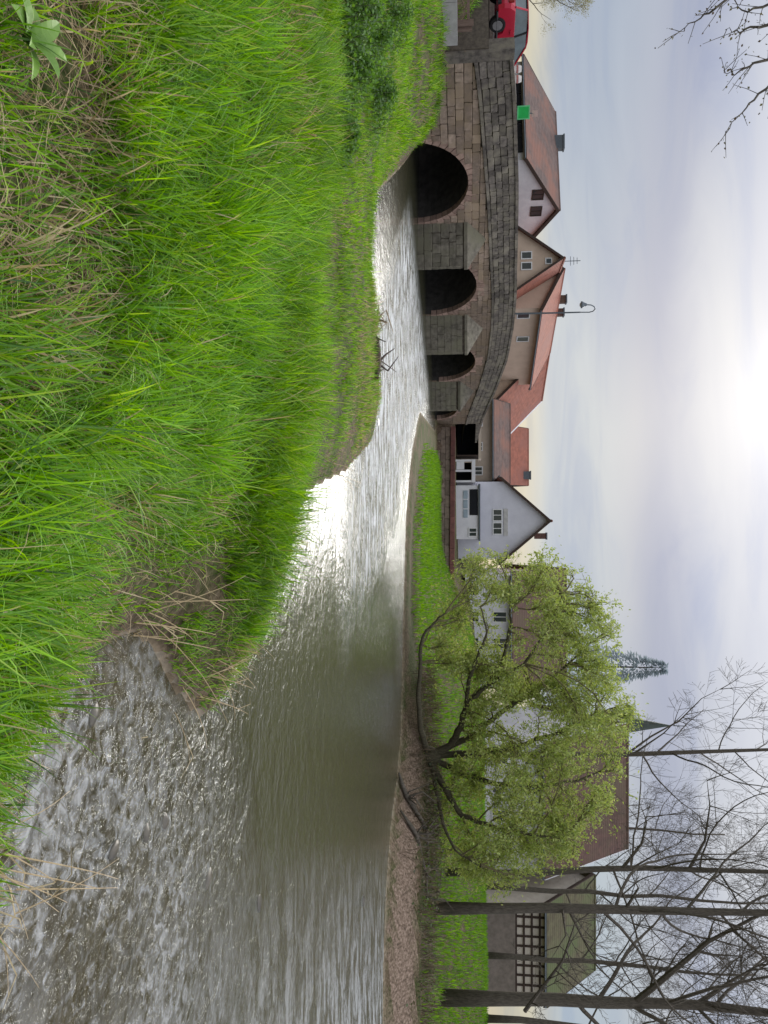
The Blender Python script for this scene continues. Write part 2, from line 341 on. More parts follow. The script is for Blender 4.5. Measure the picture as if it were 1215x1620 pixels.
def build_water():
    xs = axis([(-60, -24, 2.0), (-24, 20, .35), (20, 80, 3)]); ys = axis([(-48, 1, 3), (1, 60, .35), (60, 92, 3)])
    X, Y = np.meshgrid(xs, ys); Z = np.zeros_like(X)
    V = np.stack([X, Y, Z], -1).reshape(-1, 3); nx, ny = len(xs), len(ys)
    i = np.arange((ny - 1) * (nx - 1)); r = i // (nx - 1); c = i % (nx - 1); k = r * nx + c
    Q = np.stack([k, k + 1, k + nx + 1, k + nx], 1)
    # keep only cells that touch the river
    ins = in_river(X, Y); d = np.minimum(seg_dist(X, Y, NEAR), seg_dist(X, Y, FAR)); ok = (ins | (d < 1.2)).reshape(-1)
    Q = Q[ok[Q].any(1)]
    m = bpy.data.materials.new('river_water'); m.use_nodes = True; t = m.node_tree; L = t.links; t.nodes.clear()
    geo = N(t, 'ShaderNodeNewGeometry'); P = geo.outputs['Position']; sep = N(t, 'ShaderNodeSeparateXYZ'); L.new(P, sep.inputs[0])
    def noise(scale, detail, stretch=None, dist=0.0, rot=0.0):
        v = P
        if stretch:
            mp = N(t, 'ShaderNodeMapping'); mp.inputs['Scale'].default_value = stretch; mp.inputs['Rotation'].default_value = (0, 0, rot); L.new(v, mp.inputs[0]); v = mp.outputs[0]
        n = N(t, 'ShaderNodeTexNoise', i_Scale=scale, i_Detail=detail, i_Roughness=.6, i_Distortion=dist); L.new(v, n.inputs[0]); return n.outputs[0]
    big = noise(.35, 3.0); rip = noise(4.5, 4.0, None, .5); fine = noise(14.0, 3.0, None, .4); chop = noise(1.7, 4.0, (1, 1, 1), .8)
    # riffle strength: strong close to the viewer (shallow) and along the fast tongue below the bridge, calm in the pool
    x, y = sep.outputs[0], sep.outputs[1]
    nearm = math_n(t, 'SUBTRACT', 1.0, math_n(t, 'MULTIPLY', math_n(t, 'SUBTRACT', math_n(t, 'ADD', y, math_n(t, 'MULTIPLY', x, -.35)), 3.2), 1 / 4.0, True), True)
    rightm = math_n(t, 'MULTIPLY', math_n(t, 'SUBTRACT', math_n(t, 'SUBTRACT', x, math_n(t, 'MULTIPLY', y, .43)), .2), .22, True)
    # fast tongue: x + .28 y between two lines
    q = math_n(t, 'ADD', math_n(t, 'ADD', x, math_n(t, 'MULTIPLY', y, .33)), math_n(t, 'MULTIPLY', math_n(t, 'SUBTRACT', big, .5), 3.0))
    band = math_n(t, 'MULTIPLY', math_n(t, 'SUBTRACT', 7.6, math_n(t, 'ABSOLUTE', math_n(t, 'SUBTRACT', q, 1.2))), .45, True)
    yb = math_n(t, 'MULTIPLY', math_n(t, 'SUBTRACT', y, 13.5), .22, True)
    rb = math_n(t, 'SUBTRACT', 1.0, math_n(t, 'MULTIPLY', math_n(t, 'SUBTRACT', x, 1.0), .35, True), True)
    cut = math_n(t, 'MULTIPLY', math_n(t, 'ADD', math_n(t, 'MULTIPLY', math_n(t, 'ADD', x, 4.3), .82), math_n(t, 'MULTIPLY', math_n(t, 'SUBTRACT', y, 17.6), .57)), .6, True)
    fast = math_n(t, 'MULTIPLY', math_n(t, 'MULTIPLY', math_n(t, 'MULTIPLY', band, yb), rb), cut)
    bn = math_n(t, 'ADD', math_n(t, 'MULTIPLY', math_n(t, 'SUBTRACT', x, float(BP[0])), float(BN[0])), math_n(t, 'MULTIPLY', math_n(t, 'SUBTRACT', y, float(BP[1])), float(BN[1])))
    fast = math_n(t, 'MULTIPLY', fast, math_n(t, 'MULTIPLY', math_n(t, 'SUBTRACT', bn, 1.6), .3, True))
    rough = math_n(t, 'MAXIMUM', math_n(t, 'MAXIMUM', nearm, rightm), fast)
    h = math_n(t, 'ADD', math_n(t, 'MULTIPLY', rip, .5), math_n(t, 'MULTIPLY', fine, .22))
    h = math_n(t, 'ADD', h, math_n(t, 'MULTIPLY', chop, .9))
    amp = math_n(t, 'MULTIPLY_ADD', rough, 2.8); amp.node.inputs[2].default_value = .34
    bp = N(t, 'ShaderNodeBump', i_Distance=.10, i_Strength=1.0); L.new(math_n(t, 'MULTIPLY', h, amp), bp.inputs['Height'])
    fr = N(t, 'ShaderNodeFresnel', i_IOR=1.42); L.new(bp.outputs[0], fr.inputs['Normal'])
    gl = N(t, 'ShaderNodeBsdfGlossy', i_Roughness=.13); gl.inputs[0].default_value = (.96, .98, 1, 1); L.new(bp.outputs[0], gl.inputs['Normal'])
    mur = N(t, 'ShaderNodeBsdfDiffuse'); mur.inputs[0].default_value = (.066, .064, .030, 1)
    tr = N(t, 'ShaderNodeBsdfTransparent'); tr.inputs[0].default_value = (.80, .76, .60, 1)
    depth = math_n(t, 'MULTIPLY', math_n(t, 'SUBTRACT', math_n(t, 'ADD', y, math_n(t, 'MULTIPLY', x, .35)), 3.0), 1 / 7.0, True)
    mfac = math_n(t, 'MULTIPLY_ADD', depth, .62); mfac.node.inputs[2].default_value = .12
    ms = N(t, 'ShaderNodeMixShader'); L.new(mfac, ms.inputs[0]); L.new(tr.outputs[0], ms.inputs[1]); L.new(mur.outputs[0], ms.inputs[2])
    m2 = N(t, 'ShaderNodeMixShader'); L.new(fr.outputs[0], m2.inputs[0]); L.new(ms.outputs[0], m2.inputs[1]); L.new(gl.outputs[0], m2.inputs[2])
    # fast tongue: some broken white water, mostly sky reflection painted as pale diffuse colour
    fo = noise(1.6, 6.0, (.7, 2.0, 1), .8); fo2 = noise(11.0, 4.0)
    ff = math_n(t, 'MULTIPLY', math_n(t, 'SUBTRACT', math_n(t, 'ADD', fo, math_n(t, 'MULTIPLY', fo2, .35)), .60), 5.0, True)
    nf = math_n(t, 'MULTIPLY', nearm, .55)  # near flecks: broken water plus reflected sky brightness painted in
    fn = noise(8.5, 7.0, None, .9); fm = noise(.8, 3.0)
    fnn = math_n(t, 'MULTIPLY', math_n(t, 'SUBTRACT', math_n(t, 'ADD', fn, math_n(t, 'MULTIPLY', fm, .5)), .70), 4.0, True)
    ff = math_n(t, 'MULTIPLY', math_n(t, 'MAXIMUM', math_n(t, 'MULTIPLY', ff, math_n(t, 'MAXIMUM', fast, math_n(t, 'MULTIPLY', rightm, .62))), math_n(t, 'MULTIPLY', fnn, nf)), .78)  # rightm streaks: mirrored sky painted as pale colour
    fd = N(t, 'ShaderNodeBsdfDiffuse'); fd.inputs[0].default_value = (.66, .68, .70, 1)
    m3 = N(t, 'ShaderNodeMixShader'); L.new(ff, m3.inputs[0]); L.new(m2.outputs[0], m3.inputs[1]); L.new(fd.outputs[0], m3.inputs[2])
    o = N(t, 'ShaderNodeOutputMaterial'); L.new(m3.outputs[0], o.inputs[0])
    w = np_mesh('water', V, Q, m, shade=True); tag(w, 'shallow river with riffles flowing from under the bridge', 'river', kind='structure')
build_water()

# ------------------------------------------------------------------ bridge
M_STONE = mat('bridge_sandstone', (.37, .28, .225), (.22, .17, .135), 5.0, .92, .5, c3=(.30, .225, .16), scale3=.9, objvar=.28)
M_PSTONE = mat('parapet_stone', (.205, .178, .158), (.095, .083, .076), 6.0, .95, .6, c3=(.25, .222, .18), scale3=1.6, objvar=.30)
M_VOUS = mat('arch_sandstone', (.42, .29, .24), (.29, .195, .16), 6.0, .92, .4, objvar=.22)
M_PIER = mat('pier_stone', (.205, .185, .15), (.10, .09, .072), 4.0, .95, .6, c3=(.17, .16, .115), scale3=.8, objvar=.25)
M_MORTAR = mat('mortar_core', (.15, .125, .10), (.085, .07, .058), 7.0, .97, .4)
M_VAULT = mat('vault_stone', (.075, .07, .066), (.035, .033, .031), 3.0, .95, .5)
def stone_mesh(seed, m):
    r = random.Random(seed); import bmesh
    bm = bmesh.new(); bmesh.ops.create_cube(bm, size=1.0)
    bmesh.ops.bevel(bm, geom=list(bm.edges), offset=.07, segments=1, affect='EDGES')
    for v in bm.verts: v.co += Vector((r.uniform(-.03, .03), r.uniform(-.05, .05), r.uniform(-.04, .04)))
    me = bpy.data.meshes.new('stone'); bm.to_mesh(me); bm.free(); me.materials.append(m); return me
def place_stone(name, me, parent, c, ax, ay, az):
    o = bpy.data.objects.new(name, me); COL.objects.link(o); o.parent = parent
    Mx = Matrix.Identity(4)
    for i in range(3):
        Mx[i][0] = ax[i]; Mx[i][1] = ay[i]; Mx[i][2] = az[i]; Mx[i][3] = c[i] - parent.location[i]
    o.matrix_local = Mx; return o
def build_bridge():
    root = thing('stone_bridge', 'old humped stone arch bridge with pointed piers across the river', 'bridge', tuple(BP))
    S0, S1 = -6.4, 24.5
    ss = sorted(set([round(x, 3) for x in np.arange(S0, S1 + .01, .3)] + [round(c + r * math.cos(a), 3) for c, r, zc in ARCHES for a in np.linspace(0, math.pi, 25)] + [round(c + k * (r + .0005), 4) for c, r, zc in ARCHES for k in (-1, 1)]))
    def bot(s):
        for c, r, zc in ARCHES:
            if abs(s - c) < r: return zc + math.sqrt(max(r * r - (s - c) ** 2, 0))
        return -.8
    def bot_mid(sa, sb):
        m = (sa + sb) / 2
        for c, r, zc in ARCHES:
            if abs(m - c) < r:
                return [zc + math.sqrt(max(r * r - (q - c) ** 2, 0)) for q in (sa, sb)]
        return None
    core = MB(); vault = MB()
    def top(s): return max(pstr(s) + .05, 3.17 if s < 1.2 else 0)
    for sa, sb in zip(ss[:-1], ss[1:]):
        b = bot_mid(sa, sb)
        za, zb = b if b else (-.8, -.8)
        for n in (-.05, -BW): core.poly([B(sa, n, za), B(sb, n, zb), B(sb, n, top(sb)), B(sa, n, top(sa))])
        core.poly([B(sa, -.05, top(sa)), B(sb, -.05, top(sb)), B(sb, -BW, top(sb)), B(sa, -BW, top(sa))])
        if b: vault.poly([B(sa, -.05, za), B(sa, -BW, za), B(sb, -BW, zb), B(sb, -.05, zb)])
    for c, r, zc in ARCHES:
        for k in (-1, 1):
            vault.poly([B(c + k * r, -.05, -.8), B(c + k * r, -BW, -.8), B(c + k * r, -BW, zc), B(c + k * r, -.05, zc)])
    for e_ in (S0, S1): core.poly([B(e_, -.05, -.8), B(e_, -BW, -.8), B(e_, -BW, top(e_)), B(e_, -.05, top(e_))])
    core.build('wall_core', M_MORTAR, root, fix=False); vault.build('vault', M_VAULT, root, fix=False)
    for n0, n1 in ((-.06, -.40), (-BW, -BW + .35)):      # parapet cores, near and far
        sv = np.linspace(-5.9, 24.5, 52)
        MB().prism([B(q, n0, pstr(q)) for q in sv] + [B(q, n0, ptop(q) - .12) for q in sv[::-1]], BN * (n1 - n0)).build('parapet_core', M_MORTAR, root)
    stones = []        # (centre, ax, ay, az, material key)
    def row_blocks(sa, sb, lo, hi):
        out = []; s = sa
        while s < sb - .12:
            l = random.uniform(lo, hi)
            if sb - (s + l) < .25: l = sb - s
            out.append((s, s + l)); s += l
        return out
    # spandrel courses: follow the slope of the string course a little
    zlev = 0.0; k = 0
    while zlev < 3.9:
        h = random.uniform(.27, .40); zm = zlev + h / 2
        cuts = []
        for c, r, zc in ARCHES:
            R2 = (r + .22)
            if zm < zc: cuts.append((c - r - .02, c + r + .02))
            elif zm - zc < R2:
                w = math.sqrt(R2 * R2 - (zm - zc) ** 2); cuts.append((c - w, c + w))
        s = -6.35 + (k % 2) * .0; segs = []
        for ca, cb in sorted(cuts) + [(24.5, 99)]:
            if ca > s: segs.append((s, ca))
            s = max(s, cb)
        for sa, sb in segs:
            for p, q in row_blocks(sa, sb, .38, .95):
                m = (p + q) / 2
                hh = min(h, pstr(m) - .005 - zlev)
                if hh < .09: continue
                stones.append((B(m, -.05 + random.uniform(0, .035), zlev + hh / 2), BD * (q - p - .014), -BN * .16, np.array([0, 0, hh - .014]), 'w'))
        zlev += h; k += 1
    # parapet courses
    for j in range(4):
        s = -5.9
        while s < 24.3:
            l = random.uniform(.3, .75); e = min(s + l, 24.5); m = (s + e) / 2
            a_, t_ = pstr(m) + .14, ptop(m) - .13; h = (t_ - a_) / 4; zc = a_ + h * (j + .5)
            dz = (ptop(e) - ptop(s)) / (e - s)
            stones.append((B(m, -.05 + random.uniform(0, .03), zc), (BD + np.array([0, 0, dz])) * (e - s - .02), -BN * .16, np.array([0, 0, h - .02]), 'p'))
            s = e
    # cutwaters
    for idx, (sa, sb) in enumerate(((2.62, 4.92), (10.28, 12.98), (18.02, 20.48))):
        sm = (sa + sb) / 2; tip = 1.8 if idx < 2 else 1.6; zt = 2.22 if idx < 2 else 1.75
        body = MB(); tri = [B(sa + .05, 0, -.7), B(sm, tip - .06, -.7), B(sb - .05, 0, -.7)]; body.prism(tri, (0, 0, zt + .7)); body.build('cutwater_core', M_MORTAR, root)
        cap = MB(); ap = B(sm + .1, -.02, zt + 1.12)
        L_, T_, R_ = B(sa - .06, 0, zt), B(sm, tip + .08, zt), B(sb + .06, 0, zt)
        lo = np.array([0, 0, .16]); L2, T2, R2 = L_ + lo, T_ + lo, R_ + lo
        for f in ([L_, T_, T2, L2], [T_, R_, R2, T2], [L2, T2, ap], [T2, R2, ap], [L_, R_, T_]): cap.poly(f)
        cap.build('cutwater_cap', M_PIER, root)
        for side, (p0, p1) in enumerate(((B(sa, 0, 0), B(sm, tip, 0)), (B(sm, tip, 0), B(sb, 0, 0)))):
            d = p1 - p0; Ln = np.linalg.norm(d); d = d / Ln; out = np.array([d[1], -d[0], 0])
            if side == 1 and out @ BD < 0: out = -out
            z = -.1; kk = 0
            while z < zt - .2:
                h = min(random.uniform(.3, .42), zt - z)
                for p, q in row_blocks(0, Ln, .4, .9):
                    c = p0 + d * (p + q) / 2 - out * .055; c = c + np.array([0, 0, z + h / 2])
                    stones.append((c, d * (q - p - .02), -out * .14, np.array([0, 0, h - .02]), 'c'))
                z += h
    meshes = {k: [stone_mesh(i + 10 * j, m) for i in range(6)] for j, (k, m) in enumerate((('w', M_STONE), ('p', M_PSTONE), ('c', M_PIER)))}
    stones.sort(key=lambda q: np.linalg.norm(q[0] - CC) + (6 if q[0][2] < .3 and q[4] == 'w' else 0))
    for c, ax, ay, az, k in stones[:300]: place_stone('stone', random.choice(meshes[k]), root, c, ax, ay, az)
    for key, m in (('w', M_STONE), ('p', M_PSTONE), ('c', M_PIER)):
        mb = MB(); jit = lambda: random.uniform(-.012, .012)
        for c, ax, ay, az, k in stones[300:]:
            if k != key: continue
            mb.box(c - ax / 2 - ay / 2 - az / 2 + BN * jit(), ax, ay, az)
        o = mb.build('stonework', m, root); o['kind'] = 'stuff'
    # voussoirs
    for ai, (c, r, zc) in enumerate(ARCHES):
        nv = 25 if r > 2 else 15
        for i in range(nv):
            a0_, a1_ = math.pi * i / nv + .006, math.pi * (i + 1) / nv - .006
            ro = r + .46 + random.uniform(-.06, .05); ri = r - .02
            pts = [B(c + rr * math.cos(a), .0, zc + rr * math.sin(a)) for rr, a in ((ri, a0_), (ro, a0_), (ro, a1_), (ri, a1_))]
            o = MB().prism([p + BN * random.uniform(.0, .02) + BN * .02 for p in pts], -BN * .3).build('voussoir', M_VOUS, root)
    # string course and coping stones
    s = -5.95
    while s < 24.4:
        e = min(s + random.uniform(.9, 1.3), 24.6)
        for nm, za, zb, n0, dep, m in (('string_course_stone', pstr(s), pstr(e), .10, .3, M_PSTONE), ('coping_stone', ptop(s) - .12, ptop(e) - .12, .09, .55, M_PSTONE)):
            hh = .13 if nm[0] == 's' else random.uniform(.13, .15)
            MB().prism([B(s + .008, n0, za), B(e - .008, n0, zb), B(e - .008, n0, zb + hh), B(s + .008, n0, za + hh)], -BN * dep).build(nm, m, root)
        s = e
    pil = MB().box(B(-6.35, .08, .9), BD * .42, -BN * .62, (0, 0, 3.2)); pil.build('end_pillar', M_PSTONE, root)
    MB().prism([B(24.62, .02, 3.02), B(28.0, .02, 2.98), B(28.0, .02, 3.12), B(24.62, .02, ptop(24.62))], -BN * .4).build('ramp_wall', M_PSTONE, root)
    dk = MB()
    for sa in np.arange(-14, 30, .8):
        za, zb = max(pstr(sa), 3.15 if sa < 1.5 else 0) + .06, max(pstr(sa + .8), 3.15 if sa + .8 < 1.5 else 0) + .06
        ne = -.45 if sa > -6.5 else -2.7
        dk.poly([B(sa, ne, za), B(sa + .8, ne, zb), B(sa + .8, -BW + .4, zb), B(sa, -BW + .4, za)])
    o = dk.build('road', mat('road_asphalt', (.16, .16, .165), (.06, .06, .06), 20, .9, .2), fix=False); tag(o, 'grey asphalt road over the humped stone bridge', 'road', kind='structure')
build_bridge()

# ------------------------------------------------------------------ houses
M_WHITE = mat('white_render', (.72, .72, .74), (.60, .60, .63), 1.2, .9, .1)
M_LILAC = mat('pale_render', (.66, .66, .72), (.58, .58, .64), 1.0, .9, .1)
M_BEIGE = mat('beige_render', (.60, .47, .37), (.52, .40, .31), 1.2, .9, .1)
M_SAND = mat('sand_render', (.50, .42, .34), (.42, .35, .28), 1.2, .9, .1)
M_FRAME = mat('window_frame_white', (.75, .75, .75), (.68, .68, .68), 5, .6, 0)
M_DARKWOOD = mat('dark_wood', (.07, .045, .035), (.04, .028, .022), 9, .8, .2)
M_PANE = glass_mat('window_glass', (.035, .05, .06))
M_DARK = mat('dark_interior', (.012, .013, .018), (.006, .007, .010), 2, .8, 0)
M_GREYMETAL = mat('grey_metal', (.13, .15, .17), (.10, .12, .135), 8, .5, 0, metal=.4)
def roof_mat(name, c1, c2, c3, course=(0, 0, 1)):
    m = mat(name, c1, c2, 2.2, .85, 0, c3=c3, scale3=.35); t = m.node_tree; L = t.links
    b = t.nodes['Principled BSDF']; geo = N(t, 'ShaderNodeNewGeometry')
    w = N(t, 'ShaderNodeTexWave', wave_type='BANDS', bands_direction='Z', i_Scale=2.1, i_Distortion=1.5); L.new(geo.outputs['Position'], w.inputs[0])
    bp = N(t, 'ShaderNodeBump', i_Strength=.25, i_Distance=.05); L.new(w.outputs['Fac'], bp.inputs['Height']); L.new(bp.outputs[0], b.inputs['Normal'])
    return m
M_RED = roof_mat('red_tiles', (.34, .125, .085), (.22, .085, .06), (.26, .11, .085))
M_BROWN = roof_mat('brown_tiles', (.165, .115, .10), (.11, .078, .07), (.22, .11, .082))
M_DKROOF = roof_mat('dark_brown_tiles', (.15, .085, .07), (.09, .055, .048), (.12, .085, .06))
M_OLIVE = roof_mat('mossy_tiles', (.13, .12, .065), (.09, .075, .045), (.10, .12, .05))
def window(parent, c, ax, nrm, w, h, cross=True, name='window', frame=M_FRAME):
    """c centre on the wall, ax unit along the wall, nrm unit out of it"""
    c = np.array(c, float); ax = unit(ax); nrm = unit(nrm); up = np.array([0, 0, 1.0]); f = .08
    mb = MB(); o = c - ax * w / 2 - up * h / 2 - nrm * .05
    mb.box(o, ax * f, up * h, nrm * .10); mb.box(o + ax * (w - f), ax * f, up * h, nrm * .10)
    mb.box(o + ax * f, ax * (w - 2 * f), up * f, nrm * .097); mb.box(o + ax * f + up * (h - f), ax * (w - 2 * f), up * f, nrm * .097)
    if cross: mb.box(c - ax * .03 - up * (h / 2 - f) - nrm * .05, ax * .06, up * (h - 2 * f), nrm * .085)
    fr = mb.build(name, frame, parent)
    MB().box(o + ax * f + up * f + nrm * .03, ax * (w - 2 * f), up * (h - 2 * f), nrm * .03).build('pane', M_PANE, fr)
    return fr
def gable_house(name, label, O, a, Ln, w1, W, z0, ze1, zr, ze2, wallm, roofm, over=.35, verge=M_DARKWOOD, thick=.18, cat='house', verge1=None):
    """O ground corner; ridge along a; the gable runs along b from O; apex w1 along b; eaves ze1 (b=0), ze2 (b=W)"""
    a = unit((a[0], a[1], 0)); b = np.array([a[1], -a[0], 0.0])
    O = np.array([O[0], O[1], 0.0])
    if True:
        def pt(l, w, z): return O + a * l + b * w + np.array([0, 0, z])
    root = thing(name, label, cat, tuple(pt(Ln / 2, W / 2, z0)))
    wl = MB().prism([pt(0, 0, z0), pt(0, W, z0), pt(0, W, ze2), pt(0, w1, zr), pt(0, 0, ze1)], a * Ln).build('wall', wallm, root)
    s1 = (zr - ze1) / w1; s2 = (zr - ze2) / (W - w1)
    l0, l1 = -over, Ln + over; ov = .4
    e1, e2 = ze1 - ov * s1 + .03, ze2 - ov * s2 + .03
    rf = MB().prism([pt(l0, -ov, e1), pt(l0, w1, zr + .03), pt(l0, W + ov, e2), pt(l0, W + ov, e2 + thick), pt(l0, w1, zr + .03 + thick * 1.2), pt(l0, -ov, e1 + thick)], a * (l1 - l0)).build('roof', roofm, root)
    for l, sg, vm, vt in ((l0, -1, verge, .06), (l1, 1, verge1 or verge, .30 if verge1 else .06)):
        for (wa, za, wb, zb) in ((-ov, ze1 - ov * s1, w1, zr), (w1 + .002, zr, W + ov, ze2 - ov * s2)):
            MB().prism([pt(l, wa, za - .06), pt(l, wb, zb - .06), pt(l, wb, zb + thick + .06), pt(l, wa, za + thick + .06)], a * vt * sg).build('verge_board', vm, rf)
    MB().tube([pt(l0, w1, zr + thick + .02), pt(l1, w1, zr + thick + .02)], .12, 6).build('ridge_cap', roofm, rf)
    for w_, z_ in ((-ov, ze1 - ov * s1), (W + ov, ze2 - ov * s2)):
        MB().tube([pt(l0, w_ + (-.06 if w_ < 0 else .06), z_ + .08), pt(l1, w_ + (-.06 if w_ < 0 else .06), z_ + .08)], .07, 6).build('gutter', M_GREYMETAL, rf)
    return root, pt, a, b
def chimney(parent, base, w, d, h, m=None):
    base = np.array(base, float); st = MB().box(base - np.array([w / 2, d / 2, .8]), (w, 0, 0), (0, d, 0), (0, 0, h + .8)).build('chimney', m or M_DKROOF, parent)
    MB().box(base + np.array([-w / 2 - .06, -d / 2 - .06, h - .12]), (w + .12, 0, 0), (0, d + .12, 0), (0, 0, .12)).build('chimney_cap', M_GREYMETAL, st)

def houses():
    # A: long brown roof left of the lamp, white gable towards the river
    E = at(833, 253, 57); Lf = at(828, 97, 60); a = unit((Lf - E) * [1, 1, 0]); Ln = np.linalg.norm((Lf - E)[:2])
    b = np.array([a[1], -a[0], 0.0])
    # apex on the gable plane
    n = np.cross(b, [0, 0, 1.0]); ap = onplane(881, 329, E, n); w1 = (ap - E) @ b; fe = onplane(843, 371, E, n); W = (fe - E) @ b
    h, pt, a, b = gable_house('white_gabled_house', 'white house with long brown tiled roof above the bridge parapet, green sign before it', E, a, Ln, w1, W, 2.6, E[2], ap[2], fe[2], M_WHITE, M_BROWN, over=.25)
    for px, py in ((851, 308), (848, 334)):
        c = onplane(px, py, E, n); window(h, c + (-a) * 0.0, b, -a, 1.15, .95, True, frame=M_DARKWOOD)
    # dark shop band under the near eave
    p0, p1 = pt(.6, 0, 4.9), pt(Ln * .78, 0, 4.9)
    for i in range(5):
        l = .7 + i * (Ln * .8 - .7) / 5
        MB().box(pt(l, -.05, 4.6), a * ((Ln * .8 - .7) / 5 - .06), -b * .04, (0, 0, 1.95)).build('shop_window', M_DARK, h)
    chimney(h, pt(6.6, w1, ap[2] + .1), 1.1, .6, .75, M_GREYMETAL)
    # B: beige gable house facing the river
    ap = at(888, 410, 58); lw = at(800, 350, 58); rw = at(800, 470, 58)
    W = rw[0] - lw[0]; w1 = ap[0] - lw[0]
    h, pt, a, b = gable_house('beige_gable_house', 'narrow beige house with steep gable and three small windows behind the bridge', lw, (0, 1), 7.5, w1, W, 2.6, lw[2], ap[2], rw[2], M_BEIGE, M_RED, over=.3)
    for px, py, w_, h_ in ((833, 404, .5, .75), (833, 421, .5, .75), (868, 413, .38, .42)):
        window(h, at(px, py, 58) - np.array([0, .0, 0]), (1, 0, 0), (0, -1, 0), w_ + .12, h_ + .1, False)
    an = MB().tube([ap + [0, .5, .1], ap + [0, .5, 1.5]], .03, 5)
    for k, zz in enumerate((.75, 1.0, 1.25)): an.tube([ap + [-.35 + .05 * k, .5, zz], ap + [.35 - .05 * k, .5, zz]], .02, 4)
    an.build('roof_aerial', M_GREYMETAL, h)
    # C: beige eaves-on house with two chimneys
    r0, r1 = at(886, 428, 61.5), at(868, 556, 72); a = unit((r1 - r0) * [1, 1, 0]); b = np.array([a[1], -a[0], 0.0]); Ln = np.linalg.norm((r1 - r0)[:2])
    zr = (r0[2] + r1[2]) / 2; O = r0 - b * 3.6; 
    h, pt, a, b = gable_house('eaves_front_house', 'beige house with red roof and twin chimneys right of the steep beige gable', O, a, Ln, 3.6, 7.2, 2.6, 7.0, zr, 8.25, M_BEIGE, M_RED, over=.2)
    nn = b
    for px, py in ((828, 499), (827, 536)):
        c = onplane(px, py, pt(0, 7.2, 0), nn); window(h, c, a, b, .75, 1.05, False)
    for l in (4.2, 6.0): chimney(h, pt(l, 3.2, zr + .15), .6, .6, .8)
    # D: lower long red roof with white verge
    r0, r1 = at(868, 552, 71.5), at(846, 632, 79); a = unit((r1 - r0) * [1, 1, 0]); b = np.array([a[1], -a[0], 0.0]); Ln = np.linalg.norm((r1 - r0)[:2]) 
    zr = r0[2] - .1; O = r0 - b * 3.5
    h, pt, a, b = gable_house('long_red_roofed_house', 'house with big plain red roof and white verge sloping down to the bridge end', O, a, Ln, 3.5, 9.2, 2.4, 6.4, zr, 5.0, M_BEIGE, M_RED, over=.2, verge1=M_WHITE)
    # E: low sand house between the bridge end and the white gable
    O = at(757, 640, 68); O2 = at(757, 764, 68)
    h, pt, a, b = gable_house('low_sand_house', 'low sand coloured house with brown roof behind the bridge ramp', (O2[0] - .2, 68), (-1, 0), O2[0] - O[0], 2.7, 5.5, 1.8, 4.75, 6.1, 4.75, M_SAND, M_BROWN, over=.2)
    # put the slope towards the viewer: window strip
    for k in range(3): window(h, (O[0] + 1.6 + 2.2 * k, 68.0, 3.3), (1, 0, 0), (0, -1, 0), .8, .9, True)
    # F: farther red roof
    O = at(790, 676, 86); O2 = at(790, 764, 86)
    h, pt, a, b = gable_house('far_red_roofed_house', 'far white walled house with red roof left of the white gable', (O2[0], 86), (-1, 0), O2[0] - O[0], 3.5, 7.0, 1.8, at(800, 700, 86)[2], at(828, 700, 86)[2] + .6, at(800, 700, 86)[2], M_WHITE, M_RED, over=.2)
    chimney(h, at(829, 752, 89), .9, .7, .8, M_GREYMETAL)
    for k in range(2): window(h, (O[0] + 1.5 + 2.6 * k, 86, at(790, 700, 86)[2]), (1, 0, 0), (0, -1, 0), .9, 1.0)
    # G: white gabled house by the river wall
    Y = 62.0; ap = at(868, 824, Y); lw = at(797, 762, Y); rw = at(797, 884, Y); base = 1.5
    h, pt, a, b = gable_house('white_riverside_house', 'white house with pointed gable beside the willow, flat annex below', lw, (0, 1), 8.5, ap[0] - lw[0], rw[0] - lw[0], base, lw[2], ap[2], rw[2], M_LILAC, M_RED, over=.3)
    for py in (815, 836): 
        wdw = window(h, at(787, py, Y), (1, 0, 0), (0, -1, 0), 1.02, .8, True)
    sh = MB().box(at(797, 805, Y) + [0, -.06, 0], (2.2, 0, 0), (0, .06, 0), (0, 0, .34)); sh.build('shutter_box', mat('shutter_grey', (.55, .54, .52), None, 4, .7, 0), h)
    chimney(h, at(860, 848, Y + 5), .5, .5, .3, M_DKROOF)
    # annex
    Ya = 60.2; x0, x1 = at(725, 768, Ya)[0], at(725, 853, Ya)[0]; zt = at(757, 800, Ya)[2]
    an = MB().box((x0, Ya, base - .1), (x1 - x0, 0, 0), (0, 1.75, 0), (0, 0, zt - base + .1)).build('annex', M_WHITE, h)
    MB().box((x0 - .12, Ya - .12, zt), (x1 - x0 + .24, 0, 0), (0, 1.85, 0), (0, 0, .14)).build('annex_roof', M_GREYMETAL, an)
    p, q = at(743, 774, Ya), at(756, 815, Ya); MB().box((p[0], Ya - .03, p[2]), (q[0] - p[0], 0, 0), (0, .06, 0), (0, 0, q[2] - p[2])).build('recess', M_DARK, an)
    for i in range(3):
        p, q = at(733, 776 + 15 * i, Ya), at(740, 789 + 15 * i, Ya); MB().box((p[0], Ya - .04, p[2]), (q[0] - p[0], 0, 0), (0, .06, 0), (0, 0, q[2] - p[2])).build('railing_panel', mat('frosted_panel', (.33, .40, .46), (.26, .33, .38), 3, .3, 0), an)
    c = at(748, 842, Ya); window(h, c, (1, 0, 0), (0, -1, 0), .75, .7)
    # carport left of the annex
    x0, x1 = at(725, 727, Ya)[0], at(725, 763, Ya)[0]; zt = at(752, 740, Ya)[2]
    cp = thing('white_carport', 'small white flat roofed shelter at the foot of the white gabled house', 'shelter', ((x0 + x1) / 2, Ya + 1, base))
    MB().box((x0, Ya, zt - .28), (x1 - x0, 0, 0), (0, 2.4, 0), (0, 0, .28)).build('roof_slab', M_WHITE, cp)
